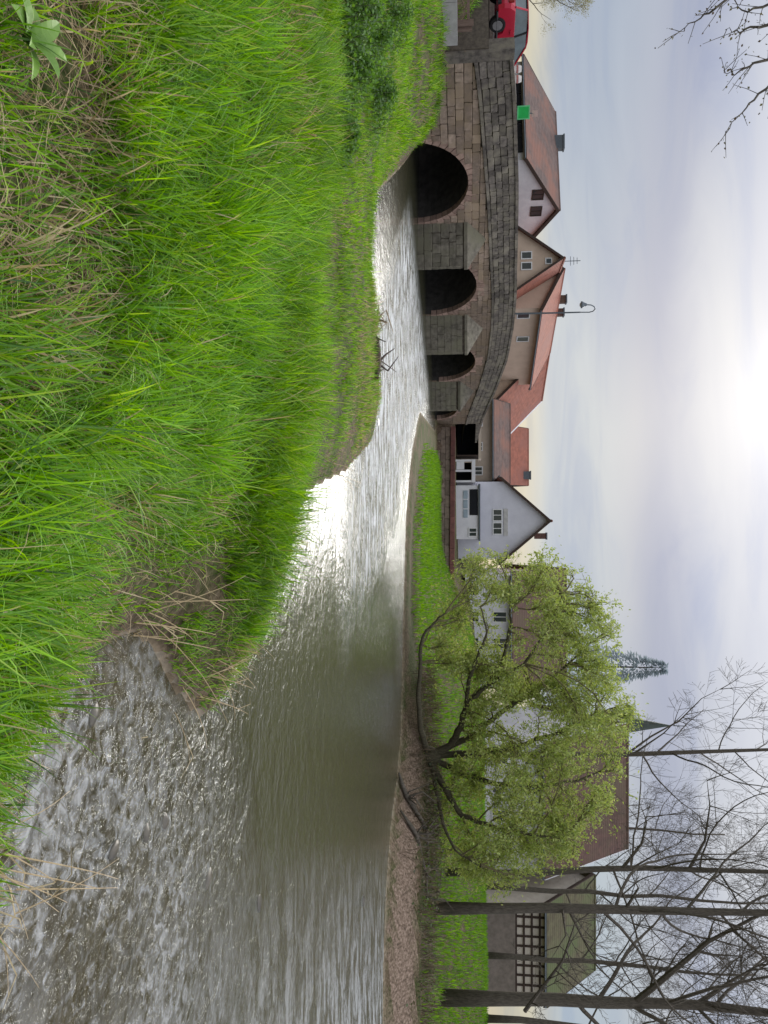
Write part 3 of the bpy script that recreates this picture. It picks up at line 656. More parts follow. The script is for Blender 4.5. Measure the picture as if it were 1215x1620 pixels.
    for xx in (x0, x0 + (x1 - x0) * .45, x1 - .16): MB().box((xx, Ya + .02, base - .1), (.16, 0, 0), (0, .16, 0), (0, 0, zt - .28 - base + .1)).build('post', M_WHITE, cp)
    MB().box((x0 + .17, Ya + .05, base), ((x1 - x0) * .45 - .2, 0, 0), (0, .08, 0), (0, 0, .62)).build('infill_panel', M_WHITE, cp)
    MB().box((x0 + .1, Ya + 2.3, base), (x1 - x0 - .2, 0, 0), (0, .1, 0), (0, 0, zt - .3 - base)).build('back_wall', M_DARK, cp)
    # dark garage between bridge ramp and carport
    Yg = 60.5; x0, x1 = at(731, 655, Yg)[0], at(731, 722, Yg)[0]; z0, z1 = base - .1, at(757, 690, Yg)[2]
    gr = thing('dark_garage', 'dark open lean-to under the wall right of the bridge end', 'garage', ((x0 + x1) / 2, Yg + 1.5, z0))
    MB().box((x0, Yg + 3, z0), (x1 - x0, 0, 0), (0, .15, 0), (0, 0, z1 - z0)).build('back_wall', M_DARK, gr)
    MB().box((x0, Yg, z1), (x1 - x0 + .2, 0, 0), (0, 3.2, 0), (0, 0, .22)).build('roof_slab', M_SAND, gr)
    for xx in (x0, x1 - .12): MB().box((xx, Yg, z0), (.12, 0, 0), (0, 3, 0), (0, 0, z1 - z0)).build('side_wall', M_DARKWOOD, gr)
    # sand parapet of the ramp behind
    # G2: brown roofed house behind the willow
    Y = 60.0; l, r = at(891, 905, Y + 4), at(891, 1075, Y + 4); ze = at(815, 900, Y)[2]
    h, pt, a, b = gable_house('brown_house_behind_willow', 'white walled house with dark brown roof mostly hidden behind the willow', (r[0], Y), (-1, 0), r[0] - l[0], 4, 8, 2.2, ze, l[2], ze, M_WHITE, M_DKROOF, over=.3)
    for k in range(4):
        for zz in (ze - 1.2,): window(h, (l[0] + 1.2 + 2.1 * k, Y, zz), (1, 0, 0), (0, -1, 0), .9, 1.15)
        window(h, (l[0] + 1.2 + 2.1 * k, Y, ze - 3.4), (1, 0, 0), (0, -1, 0), .9, 1.15)
    # H: tall dark brown roof at the crown's right side
    Y = 52.0; l, r = at(984, 1150, Y + 5), at(988, 1336, Y + 5); ze = at(868, 1240, Y)[2]
    h, pt, a, b = gable_house('tall_brown_roofed_house', 'large white house with tall dark brown roof between willow and bare trunks', (r[0], Y), (-1, 0), r[0] - l[0], 5, 10, 2.6, ze, r[2], ze, M_WHITE, M_DKROOF, over=.3, verge=M_WHITE)
    for k in range(4):
        window(h, (l[0] + 1.0 + 2.0 * k, Y, ze - 1.1), (1, 0, 0), (0, -1, 0), .9, 1.15)
        window(h, (l[0] + 1.0 + 2.0 * k, Y, ze - 3.3), (1, 0, 0), (0, -1, 0), .9, 1.15)
    # I: timber framed gable house on the right bank
    Y = 50.0; l, r = at(815, 1432, Y), at(815, 1574, Y); ap = at(938, 1500, Y); 
    zb = tz((l[0] + r[0]) / 2, Y) - .2; ze = at(868, 1440, Y)[2]
    h, pt, a, b = gable_house('timber_framed_house', 'half timbered cream house with mossy roof between the bare trunks', (r[0], Y), (-1, 0), r[0] - l[0], 4, 8, zb, ze, ze + 3.4, ze, mat('cream_infill', (.66, .60, .52), (.55, .49, .42), 2, .9, .1), M_OLIVE, over=.4)
    z0 = at(815, 1500, Y)[2]; wd = r[0] - l[0]
    MB().box((l[0] - .05, Y - .12, zb), (wd + .1, 0, 0), (0, .12, 0), (0, 0, z0 - zb)).build('plinth_wall', mat('grey_brown_wall', (.26, .22, .19), (.18, .155, .13), 3, .95, .3), h)
    nb = 9
    for i in range(nb + 1): MB().box((l[0] + (wd - .14) * i / nb, Y - .05, z0), (.14, 0, 0), (0, .08, 0), (0, 0, ze - z0)).build('beam', M_DARKWOOD, h)
    for i in range(5): MB().box((l[0], Y - .058, z0 + (ze - z0 - .12) * i / 4), (wd, 0, 0), (0, .08, 0), (0, 0, .12)).build('beam', M_DARKWOOD, h)
    # church with pointed spire far behind
    Y = 95.0; b0, b1 = at(985, 1137, Y), at(985, 1161, Y); tip = at(1068, 1149, Y); w = b1[0] - b0[0]
    ch = thing('church_tower', 'distant church tower with slender dark green spire above the willow', 'church', ((b0[0] + b1[0]) / 2, Y + w / 2, 2))
    MB().box((b0[0], Y, 2), (w, 0, 0), (0, w, 0), (0, 0, b0[2] - 2)).build('tower', M_SAND, ch)
    sp = MB(); c = np.array([(b0[0] + b1[0]) / 2, Y + w / 2, 0]); rr = w * .62
    ring = [c + [rr * math.cos(k * math.pi / 4 + .39), rr * math.sin(k * math.pi / 4 + .39), b0[2] - .1] for k in range(8)]; top = c + [0, 0, tip[2]]
    for k in range(8): sp.poly([ring[k], ring[(k + 1) % 8], top])
    sp.poly(ring[::-1]); sp.build('spire', mat('spire_slate', (.075, .095, .085), (.05, .065, .06), 1, .7, .1), ch)
    MB().tube([top, top + [0, 0, 1.6]], .06, 5).build('spire_cross', M_GREYMETAL, ch)
    for zz in (b0[2] - 2.2,): window(ch, (c[0], Y, zz), (1, 0, 0), (0, -1, 0), .8, 1.5, False)
houses()

# ------------------------------------------------------------------ river wall, low wall, fence, lamp, sign, car
def walls():
    d = unit(np.append(WALL_B - WALL_A, 0)); Ln = np.linalg.norm(WALL_B - WALL_A); nn = np.array([d[1], -d[0], 0]); A = np.append(WALL_A, 0)
    root = thing('river_wall', 'brown river wall with dark red coping below the white gabled house', 'wall', tuple(A + d * Ln / 2))
    core = MB().box(A - nn * .35, d * Ln, nn * .3, (0, 0, 1.35)).build('wall_core', M_MORTAR, root)
    mw = mat('river_wall_stone', (.27, .21, .17), (.17, .13, .105), 3, .95, .4, objvar=.25); mr = mat('red_coping', (.20, .085, .075), (.13, .06, .055), 4, .9, .2, objvar=.2)
    me = [stone_mesh(90 + i, mw) for i in range(4)]; 
    for j in range(3):
        s = -.2 * (j % 2)
        while s < Ln - .2:
            l = random.uniform(.7, 1.3); e = min(s + l, Ln); s_ = max(s, 0)
            place_stone('stone', random.choice(me), root, A + d * (s_ + e) / 2 + np.array([0, 0, .02 + .36 * j + .18]) - nn * .03, d * (e - s_ - .02), nn * .14, np.array([0, 0, .345])); s = e
    s = 0
    while s < Ln - .3:
        e = min(s + 1.2, Ln); MB().box(A + d * (s + .01) - nn * .38 + np.array([0, 0, 1.14]), d * (e - s - .02), nn * .5, (0, 0, .34)).build('coping_stone', mr, root); s = e
    # pale concrete wall left of the bridge
    root = thing('concrete_wall', 'pale grey concrete retaining wall at the grass edge left of the bridge', 'wall', tuple(B(-8.5, .4, .8)))
    mc = mat('pale_concrete', (.42, .41, .41), (.32, .31, .31), 4, .9, .3)
    for i in range(3): MB().box(B(-7.0 - 1.6 * (i + 1) + .01, .5, .7), BD * 1.58, -BN * .3, (0, 0, 1.34)).build('panel', mc, root)
    # wooden fence by the verge
    root = thing('wooden_fence', 'weathered wooden post and rail fence below the red car', 'fence', tuple(B(-9, 0, 1.5)))
    mwood = mat('weathered_wood', (.22, .155, .125), (.13, .09, .075), 12, .9, .4, stretch=(6, 6, .8))
    fp = B(0, -.15, 0)
    for py in (33, 42):
        p = onplane(702, py, fp, BN); MB().box((p[0], p[1], p[2] - .2), (.15, 0, 0), (0, .15, 0), (0, 0, 1.25 if py == 33 else 1.2)).build('post', mwood, root)
    p = onplane(741, -60, fp, BN); q = onplane(741, 48, fp, BN)
    MB().box(p - [0, .06, .05], q - p, (0, .05, 0), (0, 0, .10)).build('rail', mwood, root)
    p = onplane(722, -60, fp, BN); q = onplane(722, 48, fp, BN)
    MB().box(p - [0, .06, .05], q - p, (0, .05, 0), (0, 0, .10)).build('rail', mwood, root)
walls()

def lamp():
    nP = B(0, -BW + .55, 0); base = onplane(815, 496, nP, BN); s, n = bridge_sn(base[0], base[1]); zb = pstr(s) + .05
    def p(px, py): return onplane(px, py, nP, BN)
    root = thing('street_lamp', 'tall thin street lamp with hooked top on the stone bridge', 'street lamp', (base[0], base[1], zb))
    MB().tube([np.array([base[0], base[1], zb]), np.array([base[0], base[1], zb + .9]), p(880, 495), p(918, 494)], [.10, .075, .06, .05], 8).build('pole', M_GREYMETAL, root)
    MB().tube([np.array([base[0], base[1], zb]), np.array([base[0], base[1], zb + .20])], [.16, .13], 8).build('base', M_GREYMETAL, root)
    MB().tube([p(918, 494), p(932, 494), p(938, 492.5), p(941.5, 489), p(940, 485), p(935, 482.5), p(926, 482)], .038, 6).build('hook_arm', M_GREYMETAL, root)
    c = p(926, 482); MB().tube([c + [0, 0, .1], c + [0, 0, -.05], c + [0, 0, -.22], c + [0, 0, -.3]], [.08, .14, .24, .24], 10).build('lamp_shade', M_GREYMETAL, root)
    MB().tube([c + [0, 0, -.3], c + [0, 0, -.38]], [.17, .10], 10).build('lamp_glass', mat('lamp_glass', (.6, .6, .58), None, 3, .2, 0), root)
lamp()

def sign():
    nP = B(0, -BW + .6, 0); c = onplane(828, 178, nP, BN); s, n = bridge_sn(c[0], c[1]); zb = pstr(s)
    root = thing('green_sign', 'bright green square sign on a post above the bridge parapet', 'sign', (c[0], c[1], zb))
    face = unit((CC - c) * [1, 1, 0]); ax = np.array([-face[1], face[0], 0])
    w = .62
    MB().tube([np.array([c[0], c[1], zb]), c + [0, 0, .1]] , .035, 6).build('post', M_GREYMETAL, root)
    mg = mat('sign_green', (.02, .50, .10), (.015, .42, .08), 3, .45, 0); ml = mat('sign_green_light', (.16, .66, .28), None, 3, .45, 0)
    pan = MB().box(c - ax * w / 2 - np.array([0, 0, w / 2]) + face * .04, ax * w, np.array([0, 0, w]), face * .03).build('sign_panel', mg, root)
    fr = MB()
    for o, A_, U_ in ((c - ax * w / 2 - np.array([0, 0, w / 2]), ax * w, np.array([0, 0, .06])), (c - ax * w / 2 + np.array([0, 0, w / 2 - .06]), ax * w, np.array([0, 0, .06])),
                      (c - ax * w / 2 - np.array([0, 0, w / 2 - .06]), ax * .06, np.array([0, 0, w - .12])), (c + ax * (w / 2 - .06) - np.array([0, 0, w / 2 - .06]), ax * .06, np.array([0, 0, w - .12]))):
        fr.box(o + face * .07, A_, U_, face * .012)
    fr.build('sign_border', ml, pan)
    q = onplane(846, 180, nP, BN); MB().box(q - ax * .14 - np.array([0, 0, .14]), ax * .28, np.array([0, 0, .28]), face * .04).build('small_plate', mat('pale_plate', (.62, .45, .40), None, 3, .6, 0), root)
    MB().tube([c + [0, 0, .1], q], .03, 5).build('upper_post', M_GREYMETAL, root)
sign()

def car():
    wc = at(787, 38, 29.0)                       # rear wheel on the side towards the river
    zroad = wc[2] - .31
    fwd = BD; right = BN; up = np.array([0, 0, 1.0])
    root_p = wc - right * .8; root_p[2] = zroad
    def p(x, y, z): return wc * [1, 1, 0] + fwd * x + right * (y - .80) + up * (zroad + z)     # y: 0 is the centre line
    root = thing('red_car', 'red hatchback car parked beside the end of the bridge parapet', 'car', tuple(p(1.25, 0, 0)))
    red = mat('red_car_paint', (.52, .02, .05), (.48, .018, .045), 2, .25, 0, spec=.5); blk = mat('black_plastic', (.018, .018, .02), None, 5, .6, 0)
    gls = glass_mat('car_glass', (.10, .14, .15)); rub = mat('tyre_rubber', (.02, .02, .02), None, 9, .9, 0); alu = mat('alloy_rim', (.45, .46, .48), None, 5, .35, 0, metal=.7)
    prof = [(-.72, .32), (-.78, .55), (-.74, .80), (-.60, .98), (2.30, .98), (3.05, .86), (3.32, .66), (3.34, .34), (2.95, .26), (2.84, .50), (2.52, .62), (2.20, .50), (2.10, .22), (.42, .22), (.32, .50), (0, .62), (-.32, .50), (-.42, .26)]
    def slab(profile, y0, y1, inset, name, m, parent):
        mb = MB(); n = len(profile)
        for sgn in (-1, 1): pass
        rows = [(-y1, inset), (-y0, 0), (y0, 0), (y1, inset)]
        zm = 0.6; xm = 1.25; k = len(mb.v)
        for yy, ins in rows:
            for (x, z) in profile:
                q = p(x + (xm - x) * ins * .12, yy, z + (zm - z) * ins * .12); mb.v.append(tuple(q))
        for r in range(3):
            for i in range(n):
                j = (i + 1) % n; mb.f.append([r * n + i, r * n + j, (r + 1) * n + j, (r + 1) * n + i])
        mb.f.append(list(range(n))[::-1]); mb.f.append([3 * n + i for i in range(n)])
        return mb.build(name, m, parent)
    body = slab(prof, .74, .85, .5, 'body', red, root)
    # cabin: glasshouse with red roof
    lo = [(-.62, .97), (2.05, .97)]; hi = [(-.30, 1.44), (1.25, 1.46)]
    cab = MB(); V = []
    for (x, z), y in ((lo[0], .76), (lo[1], .76), (hi[1], .60), (hi[0], .60)): V.append((x, y, z))
    L_ = [p(x, -y, z) for x, y, z in V]; R_ = [p(x, y, z) for x, y, z in V]
    cab.poly(L_); cab.poly(R_); cab.poly([L_[0], R_[0], R_[3], L_[3]]); cab.poly([L_[1], L_[2], R_[2], R_[1]]); cab.poly([L_[3], R_[3], R_[2], L_[2]])
    cab.build('windows', gls, root)
    MB().prism([p(-.36, -.62, 1.44), p(.4, -.63, 1.50), p(1.0, -.62, 1.50), p(1.30, -.60, 1.45), p(1.30, .60, 1.45), p(1.0, .62, 1.50), p(.4, .63, 1.50), p(-.36, .62, 1.44)], up * .035).build('roof', red, root)
    for y in (-1, 1):
        for (xa, za, xb, zb) in ((-.60, .98, -.32, 1.45), (.62, .98, .60, 1.46), (2.02, .98, 1.24, 1.46)):
            MB().tube([p(xa, y * .775, za), p(xb, y * .615, zb)], .035, 5).build('pillar', red if xa != .62 else blk, root)
        MB().tube([p(-.55, y * .86, .28), p(2.9, y * .86, .28)], .05, 5).build('sill_trim', blk, body)
        MB().box(p(.25, y * .855, .80), fwd * .2, right * .03 * y, up * .035).build('door_handle', red, body)
    for x in (0, 2.52):
        for y in (-1, 1):
            c = p(x, y * .78, .31)
            w = MB().tube([c - right * .11, c - right * .09, c + right * .09, c + right * .11], [.27, .31, .31, .27], 18).build('wheel', rub, root)
            MB().tube([c + right * y * .10, c + right * y * .125], [.20, .19], 14).build('rim', alu, w)
    MB().box(p(-.80, -.26, .50), right * .52, up * .12, fwd * -.02).build('number_plate', mat('plate_white', (.7, .7, .68), None, 3, .5, 0), body)
    for y in (-.72, .48): MB().box(p(-.80, y, .72), right * .24, up * .2, fwd * .06).build('tail_light', mat('tail_red', (.30, .01, .01), None, 3, .2, 0), body)
    for y in (-.72, .44): MB().box(p(3.30, y, .62), right * .28, up * .13, fwd * .05).build('headlight', mat('headlight_glass', (.6, .62, .64), None, 3, .1, 0), body)
    MB().box(p(-.82, -.74, .30), right * 1.48, up * .14, fwd * .10).build('bumper', blk, body)
    # two small white boxes at the kerb behind the parapet
    for k, py in enumerate((109, 125)):
        nP = B(0, -BW + .5, 0); c = onplane(821, py, nP, BN); s, n = bridge_sn(c[0], c[1]); zb = pstr(s) + .05
        t = thing('white_bollard', ('white bollard nearer the red car, behind the parapet', 'white bollard nearer the green sign, behind the parapet')[k], 'bollard', (c[0], c[1], zb), 'white bollards behind the parapet')
        m = mat('bollard_white', (.75, .72, .68), None, 4, .6, 0)
        MB().tube([np.array([c[0], c[1], zb]), c, c + [0, 0, .12]], [.17, .17, .13], 10).build('post', m, t); MB().tube([c + [0, 0, -.12], c + [0, 0, -.04]], .178, 10).build('band', mat('bollard_band', (.5, .2, .18), None, 4, .6, 0), t)
car()

# ------------------------------------------------------------------ trees
M_BARK = mat('bark', (.155, .135, .11), (.075, .065, .053), 9, .95, .6, stretch=(3, 3, .6))
M_BARKG = mat('bark_mossy', (.12, .108, .07), (.06, .052, .036), 7, .95, .6, stretch=(3, 3, .6))
def rnd(a, b): return random.uniform(a, b)
def rvec():
    v = np.array([random.gauss(0, 1) for _ in range(3)]); return v / np.linalg.norm(v)
def grow(mb, p, d, length, r, depth, tips, up=.12, wig=.18, kids=(3, 5), ratio=.62, seg=.45, minr=.006, spread=.75, droop=0.0):
    n = max(3, int(length / seg)); pts = [p]; rad = [r]; d = unit(d); st = length / n
    for i in range(n):
        d = unit(d + rvec() * wig + np.array([0, 0, up - droop]) * .5); p = p + d * st; pts.append(p); rad.append(max(r * (1 - .75 * (i + 1) / n), minr))
    mb.tube(pts, rad, 7 if r > .12 else 5 if r > .04 else 3, cap=False)
    if depth == 0:
        tips.append((pts[-2], pts[-1])); return
    k = random.randint(*kids)
    for j in range(k):
        f = rnd(.25, .98); i = min(int(f * n), n - 1); q = pts[i] + (pts[i + 1] - pts[i]) * (f * n - i)
        ax = unit(pts[i + 1] - pts[i]); side = rvec(); side = unit(side - ax * (side @ ax)); side[2] += .25
        nd = unit(ax * (1 - spread * .6) + side * spread)
        grow(mb, q, nd, length * ratio * rnd(.7, 1.15) * (1.1 - .35 * f), max(rad[i] * rnd(.45, .65), minr), depth - 1, tips, up, wig, kids, ratio, seg, minr, spread, droop)
def leaves(name, pts, dirs, lo, hi, wid, cols, m, parent=None):
    """one diamond quad per leaf"""
    n = len(pts); L_ = RNG.uniform(lo, hi, n)[:, None]; d = dirs / (np.linalg.norm(dirs, axis=1, keepdims=True) + 1e-9)
    r = RNG.normal(size=(n, 3)); s = np.cross(d, r); s /= np.linalg.norm(s, axis=1, keepdims=True) + 1e-9
    W_ = L_ * wid
    V = np.stack([pts, pts + d * L_ * .45 + s * W_, pts + d * L_, pts + d * L_ * .45 - s * W_], 1).reshape(-1, 3)
    return np_mesh(name, V, np.arange(4 * n).reshape(-1, 4), m, parent, np.repeat(cols, 4, 0))
def pal(n, cs, jit=.18, w=None):
    cs = np.array(cs); idx = RNG.choice(len(cs), n, p=w); c = cs[idx] * (1 + RNG.uniform(-jit, jit, (n, 1))); return np.clip(c, 0, 1)

def bare_tree(name, label, base_px, Y, height, r, trunk_px=None, lean=(0, 0), limbs=None, seed=1, group=None, depth=3, buds=0, first=.3, nlimb=11, spread=.75, kids=(3, 5), bark=None):
    random.seed(seed)
    b = at(*base_px, Y); zb = tz(b[0], b[1]) - .15; base = np.array([b[0], b[1], zb])
    root = thing(name, label, 'tree', (b[0], b[1], zb), group)
    mb = MB(); pts = []; rad = []
    if trunk_px: 
        tp = [base] + [at(x, y, Y) for x, y in trunk_px]
    else:
        tp = [base + np.array([lean[0] * f, lean[1] * f, height * f]) + (rvec() * .12 if 0 < f < 1 else 0) for f in np.linspace(0, 1, 9)]
    n = len(tp); h = tp[-1][2] - zb
    rad = [r * (1.15 if i == 0 else 1.0) * (1 - .72 * (tp[i][2] - zb) / h) for i in range(n)]
    mb.tube(tp, rad, 9); tr = mb.build('trunk', bark or M_BARK, root, shade=True)
    cb = MB(); tips = []
    for k in range(nlimb):
        f = first + (1 - first) * (k + rnd(0, 1)) / nlimb; zt = zb + h * f
        i = max(j for j in range(n) if tp[j][2] <= zt + 1e-6); i = min(i, n - 2); tt = (zt - tp[i][2]) / (tp[i + 1][2] - tp[i][2] + 1e-9); q = tp[i] + (tp[i + 1] - tp[i]) * tt
        an = k * 2.4 + rnd(-.6, .6); nd = np.array([math.cos(an), math.sin(an) * .8, rnd(.25, 1.0)])
        grow(cb, q, nd, h * .36 * (1.15 - .55 * f) * rnd(.75, 1.2), r * .34 * (1.15 - .7 * f), depth, tips, kids=kids, spread=spread)
    for l in (limbs or []):
        ps = [at(x, y, Y + dy) for x, y, dy in l[1]]; rr = l[0]; cb.tube(ps, [rr * (1 - .9 * i / (len(ps) - 1)) for i in range(len(ps))], 6, cap=False)
        for i in range(1, len(ps)):
            for _ in range(2):
                dd = unit(ps[i] - ps[i - 1]); sd = rvec(); grow(cb, ps[i - 1] + (ps[i] - ps[i - 1]) * rnd(0, 1), dd * .5 + sd * .7 + np.array([0, 0, .3]), rnd(.8, 1.9), rr * .4, depth - 1, tips, kids=kids)
    cr = cb.build('crown', bark or M_BARK, root, fix=False)
    if buds:
        T = np.array([t[1] for t in tips]); D = np.array([t[1] - t[0] for t in tips])
        idx = RNG.integers(0, len(T), buds); pts = T[idx] + RNG.normal(0, .06, (buds, 3)) - D[idx] * RNG.uniform(0, 1.2, (buds, 1))
        leaves('buds', pts, D[idx] + RNG.normal(0, .3, (buds, 3)), .03, .06, .35, pal(buds, [(.11, .12, .04), (.10, .08, .04)]), M_LEAF, root)
    return root

def willow():
    random.seed(21); Y0 = 28.0
    b = at(690, 1196, Y0); zb = tz(b[0], b[1]) - .1
    root = thing('willow_tree', 'spreading willow in fresh yellow green leaf on the far bank', 'tree', (b[0], b[1], zb))
    base = np.array([b[0], b[1], zb])
    P = lambda x, y, dy=0: at(x, y, Y0 + dy)
    limb_px = [(.26, [(690, 1196, 0), (712, 1180, 0), (728, 1150, -.3), (738, 1112, -.6), (770, 1085, -.8), (795, 1050, -1), (806, 1000, -1.2), (808, 960, -1.4)]),
               (.20, [(690, 1196, 0), (668, 1165, -.5), (662, 1120, -1), (664, 1060, -1.4), (668, 1010, -1.5), (685, 985, -1.6), (705, 970, -1.7)]),
               (.22, [(700, 1190, 0), (745, 1165, .3), (790, 1130, .8), (840, 1095, 1.2), (890, 1060, 1.5), (930, 1020, 1.6)]),
               (.22, [(700, 1196, 0), (760, 1190, .5), (820, 1180, 1), (880, 1160, 1.4), (940, 1130, 1.7), (985, 1115, 2)]),
               (.20, [(690, 1200, 0), (735, 1225, .3), (790, 1240, .2), (850, 1245, .4), (910, 1235, .8), (960, 1215, 1)]),
               (.22, [(688, 1205, 0), (705, 1250, -.6), (730, 1290, -1), (785, 1310, -1.2), (840, 1320, -1.2), (890, 1325, -1)]),
               (.14, [(738, 1112, -.6), (742, 1070, -1.2), (760, 1030, -1.6), (772, 1000, -2), (760, 960, -2.2)]),
               (.13, [(705, 1250, -.6), (700, 1300, -1.4), (720, 1345, -1.8), (760, 1370, -2)]),
               (.12, [(770, 1085, -.8), (830, 1050, -.6), (870, 990, -.4), (890, 940, -.3)])]
    tb = MB(); nodes = []
    for r, pl in limb_px:
        ps = [P(*q) for q in pl]; ps[0] = base + (ps[0] - base) * (.35 if pl[0][1] > 1150 else 1)
        sm = []
        for i in range(len(ps) - 1):
            for t in np.linspace(0, 1, 4, endpoint=False): sm.append(ps[i] + (ps[i + 1] - ps[i]) * t + rvec() * .04 * (i > 0))
        sm.append(ps[-1]); rr = [max(r * .62 * (1 - .85 * i / len(sm)), .02) for i in range(len(sm))]
        tb.tube(sm, rr, 7); nodes += [(q, rr[i]) for i, q in enumerate(sm) if i > 3]
    tb.tube([base + [0, 0, -.3], base + [0, 0, .25], base + [.05, 0, .6]], [.42, .34, .24], 9)
    tb.build('trunk', M_BARKG, root, shade=True)
    NP = np.array([n[0] for n in nodes])
    out = [(705, 900), (735, 878), (800, 872), (850, 868), (893, 888), (932, 925), (962, 975), (985, 1040), (1008, 1100), (1000, 1160), (985, 1205), (978, 1250), (955, 1300), (915, 1345), (865, 1385), (800, 1402), (735, 1395), (700, 1350), (690, 1300), (705, 1240), (730, 1180), (715, 1100), (690, 1040), (682, 980), (690, 930)]
    ox = np.array(out, float)
    def inside(x, y):
        c = False; n = len(ox)
        for i in range(n):
            x0, y0 = ox[i]; x1, y1 = ox[(i + 1) % n]
            if (y0 > y) != (y1 > y) and x < (x1 - x0) * (y - y0) / (y1 - y0) + x0: c = not c
        return c
    def edge(x, y): return min(np.hypot(ox[:, 0] - x, ox[:, 1] - y))
    tw = MB(); LP, LD = [], []; cnt = 0
    # clumps give the crown its lighter and denser places
    clumps = []
    while len(clumps) < 170:
        x, y = rnd(680, 1010), rnd(865, 1405)
        if inside(x, y):
            thin = (770 < x < 830 and 960 < y < 1010) or (690 < x < 745 and 1060 < y < 1200) or (760 < x < 790 and 1230 < y < 1290)
            if thin and random.random() < .85: continue
            e = min(1, edge(x, y) / 110); clumps.append((x, y, rnd(-1, 1) * 3.2 * e ** .5, rnd(9, 26)))
    CB = []
    for cx, cy, cd, cr_ in clumps:
        q = P(cx, cy, cd); i = int(np.argmin(np.linalg.norm(NP - q - np.array([0, 0, -.5]), axis=1))); s0 = NP[i]; L_ = np.linalg.norm(q - s0); sd = rvec() * .12 * L_
        pl = [s0 + (q - s0) * f + np.array([0, 0, .22 * L_ * f * (1 - f) * 2]) + sd * math.sin(f * 3.1) + rvec() * .04 for f in np.linspace(0, 1, 7)]
        tw.tube(pl, [.034 - .0035 * k for k in range(7)], 4, cap=False); CB.append(pl)
    while cnt < 3300:
        ci = random.randrange(len(clumps)); cx, cy, cd, cr_ = clumps[ci]; x, y, dd = random.gauss(cx, cr_), random.gauss(cy, cr_), random.gauss(cd, .6)
        if not inside(x, y) and random.random() < .8: continue
        hole = (745 < x < 835 and 955 < y < 1015) or (690 < x < 740 and 1060 < y < 1190)
        if hole and random.random() < .8: continue
        q = P(x, y, dd); s0 = random.choice(CB[ci][2:]); L_ = np.linalg.norm(q - s0)
        if L_ > 1.5: s0 = q + (s0 - q) * (1.5 / L_)
        mid = (s0 + q) / 2 + np.array([0, 0, .12 * L_]) + rvec() * .1; end = q + np.array([rnd(-.25, .25), rnd(-.2, .2), rnd(-.35, .25)])
        pl = [s0, mid, q, end]
        tw.tube(pl, [.008, .006, .005, .003], 3, cap=False)
        for seg, k in ((0, 3), (1, 6), (2, 8)):
            for _ in range(k):
                f = random.random(); LP.append(pl[seg] + (pl[seg + 1] - pl[seg]) * f + rvec() * .06); LD.append(unit(pl[seg + 1] - pl[seg]) + rvec() * .8)
        for _ in range(9): LP.append(q + rvec() * abs(random.gauss(0, .24))); LD.append(rvec() + np.array([0, 0, -.2]))
        cnt += 1
    tw.build('twigs', mat('willow_twig', (.20, .18, .09), (.12, .10, .055), 9, .9, 0), root, fix=False)
    n = len(LP); leaves('crown', np.array(LP), np.array(LD), .08, .16, .20, pal(n, [(.33, .43, .10), (.40, .49, .13), (.24, .33, .075), (.44, .50, .17)], .2), M_LEAF, root)
willow()

bare_tree('bare_tree', 'thick bare tree with a forked trunk nearest the right bank end', (735, 1581), 28, 14, .27, trunk_px=[(800, 1580), (880, 1581), (960, 1586), (1040, 1587), (1110, 1590), (1215, 1602), (1330, 1618), (1480, 1625)], seed=3, group='bare trees on the far bank', nlimb=15, first=.28, kids=(4, 5),
          limbs=[(.13, [(1005, 1585, 0), (1060, 1540, -.5), (1120, 1490, -.8), (1215, 1440, -1), (1300, 1400, -1)]), (.10, [(1100, 1590, 0), (1160, 1550, .4), (1230, 1510, .8)]),
                 (.07, [(830, 1600, -3), (860, 1560, -3), (890, 1520, -3), (910, 1460, -3), (940, 1440, -3)])])
bare_tree('bare_tree', 'straight bare tree in the middle of the three dark trunks', (705, 1438), 27, 14, .205, trunk_px=[(780, 1437), (860, 1436), (950, 1438), (1060, 1441), (1215, 1444), (1350, 1448), (1500, 1452)], seed=5, group='bare trees on the far bank', nlimb=15, first=.32, kids=(4, 5),
          limbs=[(.06, [(990, 1438, 0), (1010, 1405, -.3), (1000, 1385, -.4)]), (.06, [(900, 1440, 0), (930, 1500, -.5), (960, 1545, -.8)]), (.05, [(890, 1440, -.2), (895, 1480, -.6), (870, 1520, -1)])])
bare_tree('bare_tree', 'thinner bare trunk closest to the tall brown roof', (720, 1380), 31, 13, .155, trunk_px=[(800, 1381), (870, 1380), (940, 1375), (1020, 1373), (1110, 1376), (1215, 1379), (1340, 1380), (1480, 1385)], seed=9, group='bare trees on the far bank', nlimb=14, first=.34, kids=(4, 5),
          limbs=[(.07, [(985, 1373, 0), (1015, 1335, -.4), (1023, 1300, -.6), (1012, 1270, -.8)]), (.07, [(1090, 1375, 0), (1115, 1330, .3), (1123, 1275, .5), (1118, 1230, .6)]), (.05, [(1000, 1373, 0), (1040, 1350, .3), (1076, 1335, .5)])])
bare_tree('bare_tree', 'slender bare tree rising behind the willow beside the spire', (760, 1195), 36, 14, .17, trunk_px=[(860, 1194), (940, 1194), (1010, 1193), (1090, 1190), (1215, 1186), (1330, 1184)], seed=12, group='bare trees on the far bank', nlimb=12, first=.48,
          limbs=[(.06, [(990, 1194, 0), (1030, 1165, .3), (1075, 1140, .5), (1110, 1105, .6), (1150, 1085, .6)]), (.05, [(1000, 1194, 0), (1050, 1160, -.3), (1090, 1120, -.5)])])
